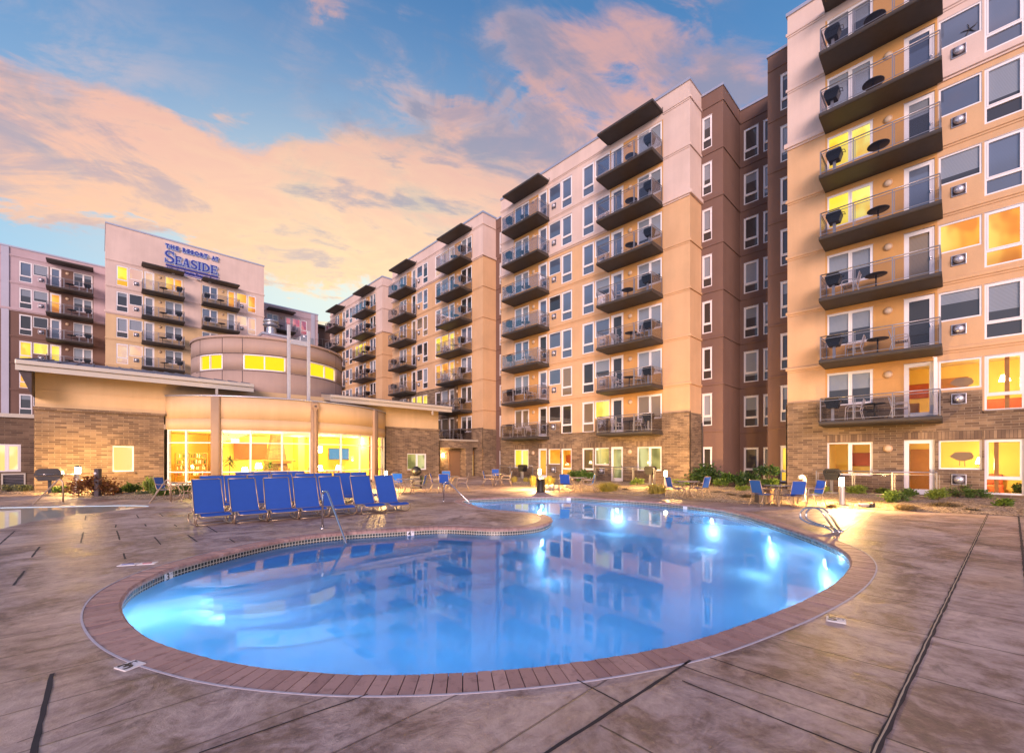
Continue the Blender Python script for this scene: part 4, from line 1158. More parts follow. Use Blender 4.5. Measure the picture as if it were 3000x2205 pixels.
b = MB(); b.box(nx(1331), nx(1363), .80, .86, .03, 2.25); b.box(nx(1331)-.06, nx(1331), .74, .88, .03, 2.32); b.box(nx(1331)-.06, nx(1363), .74, .88, 2.26, 2.34); d_ = b.build('door', MAT['door_brown'], el)
link('handle', handle_mesh(), d_, (nx(1331)+.16, .79, 1.05))
b = MB(); b.quad((gl[0]+.02, .5, .05), (gl[0]+.42, .5, .05), (gl[0]+.42, .5, 2.0), (gl[0]+.02, .5, 2.0)); b.box(gl[0]+.42, gl[0]+.48, .46, .56, .02, 2.4, 1); b.build('glazed_door', [MAT['pane_lit_white'], MAT['wood_orange']], el)
sx = nx(1310)
b = MB(); b.box(sx-.08, sx+.08, .78, .89, 1.85, 2.1, 0, .01); b.lathe([(0, -.16), (.10, -.12), (.13, 0), (.10, .12), (0, .16)], (sx, .66, 1.95), 1, 14); b.build('wall_lantern', [MAT['dark_steel'], MAT['lamp_glow']], el)
l = bpy.data.lights.new('lantern_lamp', 'POINT'); l.energy = 70; l.color = (1, .52, .14); l.shadow_soft_size = .14; link('lantern_lamp', l, el, (sx, .42, 1.95))
l = bpy.data.lights.new('doorway_lamp', 'POINT'); l.energy = 40; l.color = (1, .5, .18); l.shadow_soft_size = .12; link('doorway_lamp', l, el, ((gl[0]+gl[1])/2+.1, .25, 2.2))

# things inside the clubhouse bay
def spiky(b, c, n, L, w, seed, up=.5, m=0):
    r = random.Random(seed)
    for k in range(n):
        a = r.uniform(0, 2*PI); el_ = r.uniform(up, 1.0); l_ = L*r.uniform(.6, 1.1)
        d = Vector((math.cos(a), math.sin(a), 0)); sd = Vector((-math.sin(a), math.cos(a), 0))*w*r.uniform(.7, 1.2)
        P = [Vector(c) + d*(l_*t*(1.15-el_) + l_*.35*t*t) + Vector((0, 0, l_*(el_*t - .62*t*t))) for t in (0, .33, .66, 1.0)]
        i = b.add([P[0]-sd*.6, P[0]+sd*.6, P[1]-sd, P[1]+sd, P[2]-sd*.7, P[2]+sd*.7, P[3]])
        b.face((i, i+1, i+3, i+2), m); b.face((i+2, i+3, i+5, i+4), m); b.face((i+4, i+5, i+6), m)
def pot_plant(u, s, h, label, seed):
    t = thing('potted_plant', label, 'plant', inpos(u, s), 0)
    b = MB(); b.lathe([(.0, 0), (.16, 0), (.22, .38), (.20, .38), (.0, .36)], n=14); b.build('pot', MAT['pot_dark'], t)
    b = MB(); b.tube([(0, 0, .36), (.03, 0, h*.75)], .025); b.build('stem', MAT['stem_brown'], t)
    b = MB(); spiky(b, (.02, 0, h*.8), 46, .75, .035, seed, .1); spiky(b, (.02, 0, h*.66), 30, .6, .03, seed+1, .0); b.build('foliage', MAT['leaf_mid'], t)
pot_plant(672, 31.0, 1.9, 'tall palm-like pot plant inside the glazed bay, left of the picture on the wall', 3)
pot_plant(790, 33.2, 1.5, 'bushy pot plant inside the bay beside the stone fireplace', 5)
for u, s, zt, lab in ((717, 30.6, .75, 'small glowing table lamp near the plant inside the bay'), (758, 32.0, 1.0, 'large glowing table lamp left of the stone fireplace'), (937, 31.6, .8, 'glowing table lamp just right of the downpipe, inside the bay'), (992, 31.6, .8, 'glowing table lamp below the blue screen')):
    t = thing('table_lamp', lab, 'lamp', inpos(u, s), 0, 'table lamps in the clubhouse')
    b = MB(); b.box(-.28, .28, -.28, .28, 0, zt-.3, 0, .01); b.lathe([(.10, zt-.3), (.10, zt-.27), (.02, zt-.24), (.02, zt)], n=10); b.build('stand', MAT['wood_orange'], t)
    b = MB(); b.lathe([(.20, zt), (.13, zt+.34)], n=16); b.build('lamp_shade', MAT['lamp_glow'], t)
t = thing('pendant_lamp', 'white hanging lamp just inside the bay, right of the downpipe', 'lamp', inpos(937, 33.0), 0)
b = MB(); b.lathe([(.0, 2.1), (.14, 2.1), (.14, 2.55), (0, 2.55)], n=14); b.build('lamp_shade', MAT['lamp_glow'], t); b = MB(); b.tube([(0, 0, 2.55), (0, 0, 3.40)], .012); b.build('cord', MAT['dark_steel'], t)
t = thing('painting', 'wide red and brown landscape picture on the yellow clubhouse wall', 'picture', inpos(735, 38.85, 1.6), ROT_CROSS)
b = MB(); b.box(-1.15, 1.15, -.05, 0, 0, 1.35); b.build('canvas', MAT['art_red'], t)
t = thing('television', 'blue lit screen on the clubhouse wall', 'screen', inpos(994, 37.2, 1.55), ROT_CROSS)
b = MB(); b.box(-.95, .95, -.08, 0, 0, 1.0, 0, .02); o = b.build('casing', MAT['dark_steel'], t); b = MB(); b.quad((-.9, -.085, .05), (.9, -.085, .05), (.9, -.085, .95), (-.9, -.085, .95)); b.build('screen', MAT['screen_blue'], t)
b = MB(); b.tube([(0, -.02, .9), (0, -.02, 1.85)], .02); b.build('mount', MAT['dark_steel'], t)
t = thing('bookcase', 'wooden bookcase behind the left end of the bay glass', 'bookcase', inpos(562, 36.2), ROT_CROSS)
b = MB(); b.box(-.85, .85, 0, .4, 0, .06); [b.box(-.85, .85, 0, .4, z, z+.04) for z in (.45, .85, 1.25, 1.65, 1.98)]; [b.box(x-.02, x+.02, -.002, .4, 0, 2.02) for x in (-.86, -.1, .86)]; b.build('case', MAT['wood_orange'], t)
r = random.Random(4); b = MB()
for z in (.50, .90, 1.30, 1.70):
    x = -.78
    while x < .74:
        w_ = r.uniform(.03, .07)
        if r.random() < .75 and not -.2 < x < -.02: b.box(x, x+w_*.9, .06, .3, z, z+r.uniform(.18, .30), r.choice((0, 1, 2)))
        x += w_
b.build('books', [MAT['art_red'], MAT['leaf_mid'], MAT['white_frame']], t)
def wood_set(u, s, label, q):
    t = thing('dining_table', label, 'table', inpos(u, s), ROT_CROSS, 'wooden tables in the clubhouse')
    b = MB(); b.box(-.5, .5, -.5, .5, .70, .75, 0, .01); b.build('tabletop', MAT['wood_orange'], t)
    for x in (-.42, .42):
        for y in (-.42, .42): b = MB(); b.box(x-.03, x+.03, y-.03, y+.03, 0, .70); b.build('leg', MAT['wood_orange'], t)
    for k, (dx, dy, rz) in enumerate(((-.75, 0, PI/2), (.75, .1, -PI/2))):
        c = thing('wooden_chair', f"orange wooden chair on the {'left' if k == 0 else 'right'} of the {q}", 'chair', W(s+dy, n_of(u, s)+dx, .02), ROT_CROSS+rz, 'wooden chairs in the clubhouse')
        b = MB(); b.box(-.22, .22, -.22, .22, .43, .47, 0, .01); b.build('seat', MAT['wood_orange'], c)
        b = MB(); [b.box(x-.02, x+.02, .19, .225, .47, 1.0) for x in (-.2, 0, .2)]; b.box(-.22, .22, .188, .228, .9, 1.02); b.build('backrest', MAT['wood_orange'], c)
        for x in (-.19, .19):
            for y in (-.19, .19): b = MB(); b.box(x-.02, x+.02, y-.02, y+.02, 0, .43); b.build('leg', MAT['wood_orange'], c)
wood_set(800, 30.2, 'wooden table in front of the stone fireplace', 'fireplace table')
wood_set(865, 31.6, 'wooden table left of the downpipe', 'table left of the downpipe')
wood_set(968, 31.8, 'wooden table under the blue screen', 'table under the blue screen')
t = thing('exit_sign', 'small lit EXIT sign high inside the bay', 'sign', inpos(689, 35.5, 2.75), ROT_CROSS)
b = MB(); b.box(-.25, .25, -.02, .04, 0, .32, 0, .01); b.build('case', MAT['white_frame'], t)
me = text_mesh('EXIT', .22, .004); b = MB(); add_mesh(b, me, Matrix.Translation((0, -.03, .16)) @ RX); b.build('lettering', MAT['exit_glow'], t)

# ------------------------------------------------------------------ pool, deck, beds
PX = [(1311,1544),(1437,1549),(1530,1546),(1590,1537),(1617,1522),(1608,1511),(1577,1504),(1483,1495),(1427,1490),(1390,1480),(1366,1473),(1352,1468),(1366,1463),(1413,1459),(1530,1455),(1670,1454),(1764,1460),(1950,1472),(2137,1496),(2272,1536),(2345,1560),(2418,1587),(2468,1611),(2490,1635),(2490,1660),
      (2454,1700),(2378,1745),(2267,1793),(2133,1841),(2000,1882),(1850,1912),(1667,1940),(1489,1958),(1311,1970),(1107,1974.5),(1000,1971.5),(800,1956),(667,1936),(534,1903),(445,1871),(400,1843),(365,1807),(353,1776),(360,1749),(387,1718),(427,1695),(498,1664),(605,1633),(712,1606),(820,1583),(927,1568),(1034,1558),(1140,1552),(1225,1547)]
def smooth_loop(pts, step, it=2):
    P = [Vector((p.x, p.y)) for p in pts]; out = []
    n = len(P)
    for i in range(n):
        p0, p1, p2, p3 = P[i-1], P[i], P[(i+1) % n], P[(i+2) % n]
        k = max(2, int((p2-p1).length/.05))
        for j in range(k):
            t = j/k; out.append(.5*((2*p1) + (p2-p0)*t + (2*p0-5*p1+4*p2-p3)*t*t + (3*p1-p0-3*p2+p3)*t**3))
    for _ in range(it):
        out = [(out[i-1] + out[i]*2 + out[(i+1) % len(out)])/4 for i in range(len(out))]
    L = [0]
    for i in range(len(out)): L.append(L[-1] + (out[(i+1) % len(out)]-out[i]).length)
    tot = L[-1]; N = int(round(tot/step)); res = []; j = 0
    for k in range(N):
        d = tot*k/N
        while L[j+1] < d: j += 1
        a = (d-L[j])/max(1e-9, L[j+1]-L[j]); res.append(out[j].lerp(out[(j+1) % len(out)], a))
    return res
def is_ccw(P): return sum(P[i-1].x*P[i].y - P[i].x*P[i-1].y for i in range(len(P))) > 0
pool = smooth_loop([gp(*p) for p in PX], .108)
if not is_ccw(pool): pool = pool[::-1]
def offset(P, d):
    n = len(P); out = []
    for i in range(n):
        t = (P[(i+1) % n]-P[i-1]).normalized(); out.append(P[i] + Vector((t.y, -t.x))*d)      # outward of a ccw loop
    return out
def offset_smooth(P, d):
    O = offset(P, d)
    for _ in range(6): O = [(O[i-1] + O[i]*2 + O[(i+1) % len(O)])/4 for i in range(len(O))]
    return O
cop_in, cop_out, caulk = offset(pool, -.012), offset_smooth(pool, .30), offset_smooth(pool, .320)
def fill(name, loops, z, mat):
    bm = bmesh.new()
    for L in loops:
        vs = [bm.verts.new((p[0], p[1], z)) for p in L]
        for i in range(len(vs)): bm.edges.new((vs[i-1], vs[i]))
    bmesh.ops.triangle_fill(bm, edges=bm.edges[:], use_beauty=True)
    for f in bm.faces:
        if f.normal.z < 0: f.normal_flip()
    me = bpy.data.meshes.new(name); bm.to_mesh(me); bm.free(); me.materials.append(mat)
    return link(name, me)
spa = smooth_loop([gp(*p) for p in ((-420,1660),(-150,1585),(0,1549),(100,1526),(214,1509),(320,1497),(400,1487.5),(438,1481.5),(380,1479.5),(250,1481),(100,1484),(-50,1487),(-420,1500))], .2)
if not is_ccw(spa): spa = spa[::-1]
outer = [(-95, -12), (95, -12), (95, 130), (-95, 130)]
struct(fill('pool_deck', [outer, caulk, spa], 0.0, MAT['deck_concrete']))
def band(name, A, B, za, zb, mats, m=0, uv=False):
    b = MB(); n = len(A); u = 0
    for i in range(n):
        j = (i+1) % n; du = (A[j]-A[i]).length
        b.quad((*A[i], za), (*A[j], za), (*B[j], zb), (*B[i], zb), m, ((u, 0), (u+du, 0), (u+du, abs(zb-za)), (u, abs(zb-za))) if uv else None)
        u += du
    return b
# basin: tile band, walls, floor
b = MB(); n = len(pool); u = 0; wallp = offset(pool, .006)
for i in range(n):
    j = (i+1) % n; du = (wallp[j]-wallp[i]).length
    b.quad((*wallp[j], -.31), (*wallp[i], -.31), (*wallp[i], -.03), (*wallp[j], -.03), 0, ((u+du, 0), (u, 0), (u, .28), (u+du, .28)))
    b.quad((*wallp[j], -1.35), (*wallp[i], -1.35), (*wallp[i], -.31), (*wallp[j], -.31), 1); u += du
struct(b.build('pool_basin', [MAT['pool_tile'], MAT['pebble_plaster']]))
struct(fill('pool_floor', [offset(pool, .02)], -1.35, MAT['pebble_plaster']))
wobj = struct(fill('pool_water', [offset(pool, .004)], -.155, MAT['pool_water']))
# coping: every brick its own block in one ring
r = random.Random(11); b = MB(); tint = []
for i in range(n):
    j = (i+1) % n; g = .035
    a0, a1 = cop_in[i].lerp(cop_in[j], g), cop_in[i].lerp(cop_in[j], 1-g); c0, c1 = cop_out[i].lerp(cop_out[j], g), cop_out[i].lerp(cop_out[j], 1-g)
    z = r.uniform(-.002, .004); tv = r.random(); f0 = len(b.f)
    e0, e1 = a0.lerp(c0, .09), a1.lerp(c1, .09)
    k = b.add([(*a0, -.055), (*a1, -.055), (*a1, z-.02), (*a0, z-.02), (*e0, z+.003), (*e1, z+.003), (*c1, z), (*c0, z), (*c0, -.055), (*c1, -.055), (*e0, -.055), (*e1, -.055)])
    for q in ((0,1,2,3), (3,2,5,4), (4,5,6,7), (7,6,9,8), (0,3,4,7,8,10), (1,11,9,6,5,2), (0,10,11,1)): b.face([k+x for x in q])
    tint += [tv]*(len(b.f)-f0)
o = struct(b.build('pool_coping', MAT['coping_brick']))
at = o.data.attributes.new('tint', 'FLOAT', 'FACE'); at.data.foreach_set('value', tint)
struct(band('mortar', offset(pool, .012), caulk, -.02, -.012, None).build('coping_mortar', MAT['joint_black']))
b = MB()
ck_in = offset_smooth(pool, .302)
for i in range(n):
    j = (i+1) % n; b.quad((*ck_in[i], .004), (*ck_in[j], .004), (*caulk[j], .004), (*caulk[i], .004)); b.quad((*caulk[i], .004), (*caulk[j], .004), (*caulk[j], -.02), (*caulk[i], -.02))
struct(b.build('caulk_line', MAT['caulk']))
# curved steps down the near left side of the far shore
def near_idx(u, v): p = gp(u, v).xy; return min(range(n), key=lambda i: (pool[i]-p).length)
i0, i1 = near_idx(560, 1646), near_idx(1480, 1549)
rng = []; i = i0
d_fwd = (i1-i0) % n
rng = [(i0+k) % n for k in range(d_fwd+1)] if d_fwd < n/2 else [(i0-k) % n for k in range((i0-i1) % n+1)]
b = MB(); K = len(rng)
inw = lambda i, d: offset(pool, 0)[i] if d == 0 else None
T = [(pool[(i+1) % n]-pool[i-1]).normalized() for i in range(n)]
NIN = [Vector((-t.y, t.x)) for t in T]
sm = [sum((NIN[rng[max(0, min(K-1, k+q))]] for q in range(-9, 10)), Vector((0, 0))).normalized() for k in range(K)]
for st in range(4):
    d0, zt = .60*(st+1), -.28-.24*st
    L0 = []; 
    for k in range(K):
        w_ = math.sin(PI*min(1, max(0, k/(K-1))))**.45
        L0.append(pool[rng[k]] + sm[k]*(d0*(.25+.75*w_)*(1.35 - .55*k/K)))
    base = [pool[i] for i in rng]
    for k in range(K-1):
        b.quad((*base[k], zt), (*L0[k], zt), (*L0[k+1], zt), (*base[k+1], zt), 0)
        b.quad((*L0[k], zt), (*L0[k], zt-.3), (*L0[k+1], zt-.3), (*L0[k+1], zt), 0)
        a0, a1 = L0[k] - sm[k]*.09, L0[k+1] - sm[k+1]*.09
        b.quad((*a0, zt+.004), (*L0[k], zt+.004), (*L0[k+1], zt+.004), (*a1, zt+.004), 1)
        b.quad((*L0[k], zt+.004), (*L0[k], zt-.05), (*L0[k+1], zt-.05), (*L0[k+1], zt+.004), 1)
struct(b.build('pool_steps', [MAT['pebble_plaster'], MAT['step_edge']]))
# spa pool on the left
b = MB(); ns = len(spa)
for i in range(ns):
    j = (i+1) % ns; b.quad((*spa[j], -.6), (*spa[i], -.6), (*spa[i], .0), (*spa[j], .0))
struct(b.build('spa_basin', MAT['pebble_plaster'])); struct(fill('spa_floor', [spa], -.6, MAT['pebble_plaster'])); struct(fill('spa_water', [offset(spa, -.002)], -.018, MAT['spa_water']))
# underwater lamps
for q, (u, v, e) in enumerate(((395,1772,80), (1395,1464,46), (1593,1458,60), (1801,1464,60), (2095,1488,60), (2262,1532,60), (2418,1588,55), (1600,1540,40), (620,1632,30))):
    i = near_idx(u, v); p = pool[i]; nn = NIN[i]
    t = thing('pool_lamp', ['round underwater lamp glowing brightest at the near left end of the pool', 'underwater lamp in the narrow cove of the pool', 'underwater lamp in the far wall below the black bin', 'underwater lamp in the far wall, middle of the far side', 'underwater lamp in the far wall near the right pair of chairs', 'underwater lamp in the far wall left of the grab rails', 'underwater lamp in the right wall just below the grab rails', 'underwater lamp in the tip of the peninsula', 'underwater lamp over the curved steps'][q], 'pool light', (*p, -.42), math.atan2(nn.y, nn.x)+PI/2, 'underwater lamps round the pool')
    b = MB(); b.lathe([(.13, 0), (.13, .025), (.10, .035)], (0, -.0, 0), 0, 16, 'Y'); b.build('rim', MAT['steel_tube'], t)
    b = MB(); b.lathe([(.10, .03), (.06, .045), (0, .05)], (0, -.0, 0), 0, 16, 'Y'); b.build('lens', MAT['pool_lens'], t)
    l = bpy.data.lights.new('lamp', 'POINT'); l.energy = e*(.8 if q not in (7, 8) else .5); l.color = (.88, .95, 1.0); l.shadow_soft_size = .12; link('lamp', l, t, (0, -.22, -.36))
for q, (u, v) in enumerate(((480,1884), (800,1956), (1311,1970), (1850,1912), (2267,1793), (1250,1546), (2492,1650))):  # lamps added to even out the glow in the water
    i = near_idx(u, v); p = pool[i]; nn = NIN[i]
    t = thing('pool_lamp', ['added fill lamp, unseen under the coping at the near left curve', 'added fill lamp, unseen under the near coping, left of centre', 'added fill lamp, unseen under the near coping at the nearest point', 'added fill lamp, unseen under the near coping, right of centre', 'added fill lamp, unseen under the near coping at the right curve', 'added fill lamp low in the wall of the peninsula', 'added fill lamp at the far right end of the pool'][q], 'pool light', (*p, -.75), math.atan2(nn.y, nn.x)+PI/2, 'underwater lamps round the pool')
    b = MB(); b.lathe([(.13, 0), (.13, .025), (.10, .035)], (0, 0, 0), 0, 16, 'Y'); b.build('rim', MAT['steel_tube'], t)
    b = MB(); b.lathe([(.10, .03), (.06, .045), (0, .05)], (0, 0, 0), 0, 16, 'Y'); b.build('lens', MAT['pool_lens'], t)
    l = bpy.data.lights.new('lamp', 'POINT'); l.energy = 13; l.color = (.84, .92, 1.0); l.shadow_soft_size = .15; link('lamp', l, t, (0, -.75, -.30))
# joints in the deck
b = MB()
def strip(p, q, w_, m=0, z=.004):
    p, q = gp(*p).xy, gp(*q).xy; L = (q-p).length; t = (q-p).normalized(); sd = Vector((-t.y, t.x)); K = max(2, int(L/.12)); rr = random.Random(int(L*1000))
    A = [(p.lerp(q, k/K), w_*rr.uniform(.75, 1.2)/2, rr.uniform(-.003, .003)) for k in range(K+1)]
    for (c0, a0, o0), (c1, a1, o1) in zip(A[:-1], A[1:]):
        b.quad((*(c0+sd*(o0-a0)), z), (*(c1+sd*(o1-a1)), z), (*(c1+sd*(o1+a1)), z), (*(c0+sd*(o0+a0)), z), m)
strip((2893,1508), (2500,2340), .038); strip((2893,1508), (2495,2342), .010, 1, .005)
strip((2984,1512), (3030,1900), .035); strip((2024,1934), (1500,2270), .024); strip((1690,1991), (1820,2060), .012); strip((2080,1926), (2607,2102), .013); strip((1998,1994), (2560,2220), .014)
strip((153,1973), (80,2280), .030); strip((583,2205), (1078,2034), .012); strip((51,2176), (398,2049), .006)
for p, q in (((244,1558),(237,1590)), ((342,1554),(351,1581)), ((453,1573),(471,1595)), ((550,1567),(577,1586)), ((116,1601),(93,1632)), ((362,1620),(367,1637)), ((71,1672),(40,1714)), ((43,1555),(-6,1598)), ((605,1540),(636,1559)), ((251,1510),(249,1523)), ((400,1508),(407,1517)), ((467,1504),(478,1512)), ((672,1578),(688,1588)), ((424,1535),(428,1541)), ((340,1536),(338,1545)), ((510,1536),(518,1542))):
    strip(p, q, .026)
struct(b.build('deck_joints', [MAT['joint_black'], MAT['groove_edge']]))
# planting beds
def bed(name, px, seed, amp=.10):
    P = smooth_loop([gp(*p) if len(p) == 2 else W(p[0], p[1]) for p in px], .35, 1)
    o = fill(name, [P], .012, MAT['mulch']); bm = bmesh.new(); bm.from_mesh(o.data)
    for _ in range(3): bmesh.ops.subdivide_edges(bm, edges=[e for e in bm.edges if e.calc_length() > .45], cuts=1, use_grid_fill=False); bmesh.ops.triangulate(bm, faces=bm.faces[:])
    from mathutils import noise as NZ
    for v in bm.verts:
        if not v.is_boundary: v.co.z += .02 + amp*max(0, .5+NZ.noise(v.co*1.1+Vector((seed, 0, 0)))) + .03*NZ.noise(v.co*5)
    bm.to_mesh(o.data); bm.free(); return struct(o)
s_e = 4.3
bed('planting_bed', [(1600,1426),(1717,1440),(1904,1456),(2067,1468),(2217,1477),(2500,1490),(2750,1501),(3000,1513),(3300,1528),(-9,26.3,0),(6.3,26.4,0),(6.3,27.4,0),(11.3,27.4,0),(11.4,26.4,0),(27,26.2,0)], 1)
bed('planting_bed', [(30,1447),(142,1453),(250,1458),(356,1462),(463,1464),(585,1458),(640,1446),(31.2,4.4,0),(31.2,-2.2,0),(33.8,-2.6,0),(33.8,-6,0)], 5, .08)
bed('planting_bed', [(1495,1412),(1560,1426),(1600,1424),(27,26.3,0),(28.4,26.4,0),(30.6,26.5,0)], 9, .08)

# ------------------------------------------------------------------ markers in the deck and the tile line
def marker_flat(c, e, wdt, label, txt):
    p, q = gp(*c), gp(*e); t = (q-p); L = t.length; ang = math.atan2(t.y, t.x)
    o = thing('depth_marker', label, 'depth marker', (*((p+q)/2).xy, .003), ang, 'depth markers round the pool')
    b = MB(); b.box(-L/2, L/2, -wdt/2, wdt/2, -.004, .006); b.build('tile', MAT['marker_white'], o)
    b = MB()
    big, small = txt
    me = text_mesh(big, wdt*1.05, .001, 1.1, .004); add_mesh(b, me, Matrix.Translation((-L*.18, 0, .008)))
    if small: me = text_mesh(small, wdt*.42, .001); add_mesh(b, me, Matrix.Translation((L*.27, wdt*.16, .008)))
    b.build('lettering', MAT['marker_black'], o)
marker_flat((350,1962), (411,1939), .15, 'white 3 FT depth tile in the deck at the near left end of the pool', ('3', 'FT'))
marker_flat((2421,1811), (2478,1821), .155, 'white depth tile in the deck right of the pool', ('5', 'FT'))
def marker_wall(u, v, label, txt):
    i = near_idx(u, v); p = pool[i]; nn = NIN[i]
    o = thing('depth_marker', label, 'depth marker', (*(p+nn*.004), -.115), math.atan2(nn.y, nn.x)+PI/2, 'depth markers round the pool')
    b = MB(); b.box(-.085, .085, -.008, .004, -.075, .075); b.build('tile', MAT['marker_white'], o)
    if txt:
        b = MB(); add_mesh(b, text_mesh(txt[0], .15, .001, 1, .003), Matrix.Translation((-.025, -.010, 0)) @ RX); add_mesh(b, text_mesh(txt[1], .05, .001), Matrix.Translation((.055, -.010, .03)) @ RX); b.build('lettering', MAT['marker_black'], o)
marker_wall(488, 1668, 'white 3 FT tile in the waterline at the left end of the pool', ('3', 'FT'))
marker_wall(1209, 1549, 'white 4 FT tile in the waterline of the peninsula', ('4', 'FT'))
marker_wall(2002, 1478, 'plain pale tile in the far waterline, right of centre', None)
marker_wall(1668, 1454, 'plain pale tile in the far waterline below the left pair of chairs', None)
p, q = gp(372, 1654), gp(436, 1650); t_ = q-p
o = thing('warning_tile', 'pair of white no-diving tiles with red ring left of the pool edge', 'warning tile', (*((p+q)/2).xy, .003), math.atan2(t_.y, t_.x))
b = MB(); b.box(-.24, -.01, -.07, .07, -.004, .006); b.box(.01, .24, -.07, .07, -.004, .006); b.build('tile', MAT['marker_white'], o)
b = MB(); b.lathe([(.045, .008), (.06, .009), (.06, .0065)], (.12, 0, 0), 0, 18); b.box(.085, .155, -.006, .006, .0065, .0095); b.build('ring', MAT['marker_red'], o)
b = MB(); b.tube([(-.2, -.02, .009), (-.12, .02, .009), (-.05, .0, .009)], .008, n=5); b.build('figure', MAT['sign_blue'], o)

# ------------------------------------------------------------------ rails
def rail(name, label, paths, r_=.024, mat='steel_tube'):
    c = Vector(paths[0][0]); t = thing(name, label, 'handrail', (c.x, c.y, 0))
    for P in paths:
        b = MB(); Q = [Vector(p)-Vector((c.x, c.y, 0)) for p in P]; out = []
        for i in range(len(Q)):
            if 0 < i < len(Q)-1:
                a, m_, d = Q[i-1], Q[i], Q[i+1]; ra = min(.16, (a-m_).length*.45, (d-m_).length*.45)
                p0, p1 = m_+(a-m_).normalized()*ra, m_+(d-m_).normalized()*ra
                for k in range(6): f = k/5; out.append((p0*(1-f)+m_*f)*(1-f) + (m_*(1-f)+p1*f)*f)
            else: out.append(Q[i])
        b.tube(out, r_, n=9); b.build('tube', MAT[mat], t)
        for e in (out[0],):
            f = MB(); f.lathe([(r_*2.2, 0), (r_*2.2, .015), (r_*1.2, .03)], (e.x, e.y, .002), 0, 12); f.build('base_flange', MAT[mat], t)
    return t
def at_depth(u, v, Y): return Vector(((u-1500)/FPX*Y, Y, EYE+(HOR-v)/FPX*Y))
a = gp(944.8, 1548); Yb = gp(1013, 1590).y
rail('handrail', 'single steel handrail standing on the deck in front of the lounge chairs', [[a, at_depth(944.8, 1441, a.y), at_depth(958, 1438, a.y-.05), at_depth(1016, 1587, a.y-.95) - Vector((0, 0, .05)), at_depth(1020, 1604, a.y-1.0) - Vector((0, 0, .30))]])
a = gp(1300, 1468)
rail('handrail', 'steel handrail leaning into the narrow cove behind the peninsula', [[a, at_depth(1300, 1414, a.y), at_depth(1312, 1410, a.y), at_depth(1402, 1482, a.y-.9) - Vector((0, 0, .2))]])
a = gp(185, 1472)
rail('handrail', 'left bronze handrail at the spa edge in front of the charcoal grill', [[a, at_depth(184, 1410, a.y), at_depth(174, 1402, a.y), at_depth(86, 1487, a.y-.7), at_depth(78, 1496, a.y-.75) - Vector((0, 0, .2))]], .026, 'bronze_tube')
a = gp(500, 1470)
rail('handrail', 'right bronze handrail at the tip of the spa, left of the lounge chairs', [[a, at_depth(500, 1412, a.y), at_depth(488, 1404, a.y), at_depth(431, 1482, a.y-.6), at_depth(424, 1492, a.y-.65) - Vector((0, 0, .2))]], .026, 'bronze_tube')
# pair of grab rails: each a leaning loop from the deck out over the water
def grab(du):
    A, B = gp(2478+du, 1560-du*.02), gp(2462+du, 1560-du*.02); Y0 = A.y
    P = [A + Vector((.02, .16, 0)), at_depth(2424+du, 1497, Y0+.28), at_depth(2408+du, 1487, Y0+.42), at_depth(2375+du, 1487, Y0+.62), at_depth(2360+du, 1502, Y0+.70), at_depth(2363+du, 1519, Y0+.66), at_depth(2385+du, 1532, Y0+.5), at_depth(2440+du, 1545, Y0+.18), B + Vector((0, .02, 0))]
    return P
rail('grab_rails', 'pair of looped steel grab rails at the right end of the pool', [grab(0), grab(-17)], .023)

# ------------------------------------------------------------------ blue lounge chairs
def lounge_proto():
    t = thing('lounge_chair', 'x', 'lounge chair', (0, 0, -80)); f = MAT['bronze_tube']
    hw = .33
    prof = [(-.60, .245), (-.52, .285), (-.40, .30), (-.20, .285), (0, .262), (.10, .27)]
    back = [(.10, .27), (.185, .42), (.34, .80), (.46, 1.11)]
    b = MB()
    for (y0, z0), (y1, z1) in zip(prof[:-1], prof[1:]): b.quad((-hw, y0, z0), (hw, y0, z0), (hw, y1, z1), (-hw, y1, z1)); b.quad((-hw, y1, z1-.008), (hw, y1, z1-.008), (hw, y0, z0-.008), (-hw, y0, z0-.008))
    b.build('seat', MAT['sling_blue'], t)
    b = MB()
    for (y0, z0), (y1, z1) in zip(back[:-1], back[1:]):
        w0, w1 = hw-.01*(z0-.27), hw-.02*(z1-.27)
        b.quad((-w0, y0, z0), (w0, y0, z0), (w1, y1, z1), (-w1, y1, z1)); b.quad((-w1, y1+.010, z1), (w1, y1+.010, z1), (w0, y0+.010, z0), (-w0, y0+.010, z0))
    b.quad((-hw+.02, back[-1][0], 1.10), (hw-.02, back[-1][0], 1.10), (hw-.02, back[-1][0]+.01, 1.10), (-hw+.02, back[-1][0]+.01, 1.10))
    b.build('backrest', MAT['sling_blue'], t)
    b = MB()
    for sx in (-1, 1):
        b.tube([(sx*hw, y, z) for y, z in prof], .017, n=6); b.tube([(sx*(hw-.015*(z-.27)), y, z) for y, z in back], .014, n=6)
    b.tube([(-hw, -.60, .245), (-.2, -.62, .235), (.2, -.62, .235), (hw, -.60, .245)], .016, n=6); b.tube([(-hw+.02, .46, 1.115), (hw-.02, .46, 1.115)], .012, n=6); b.tube([(-hw, .06, .262), (hw, .06, .262)], .012, n=6)
    b.build('frame', f, t)
    for sx in (-1, 1):
        b = MB(); x = sx*(hw+.012)
        b.tube([(x, -.40, .30), (x+sx*.05, -.50, .25), (x+sx*.06, -.48, .12), (x+sx*.04, -.38, .03), (x, -.30, .018), (x, .22, .018), (x+sx*.04, .31, .03), (x+sx*.065, .37, .12), (x+sx*.06, .34, .25), (x, .16, .33)], .018, n=6)
        b.tube([(x, -.05, .014), (x+sx*.02, -.05, .27)], .011, n=6)
        b.build('leg', f, t)
    b = MB(); b.tube([(-hw, -.32, .016), (hw, -.32, .016)], .012, n=6); b.tube([(-hw, .24, .016), (hw, .24, .016)], .012, n=6); b.build('stretcher', f, t)
    return t
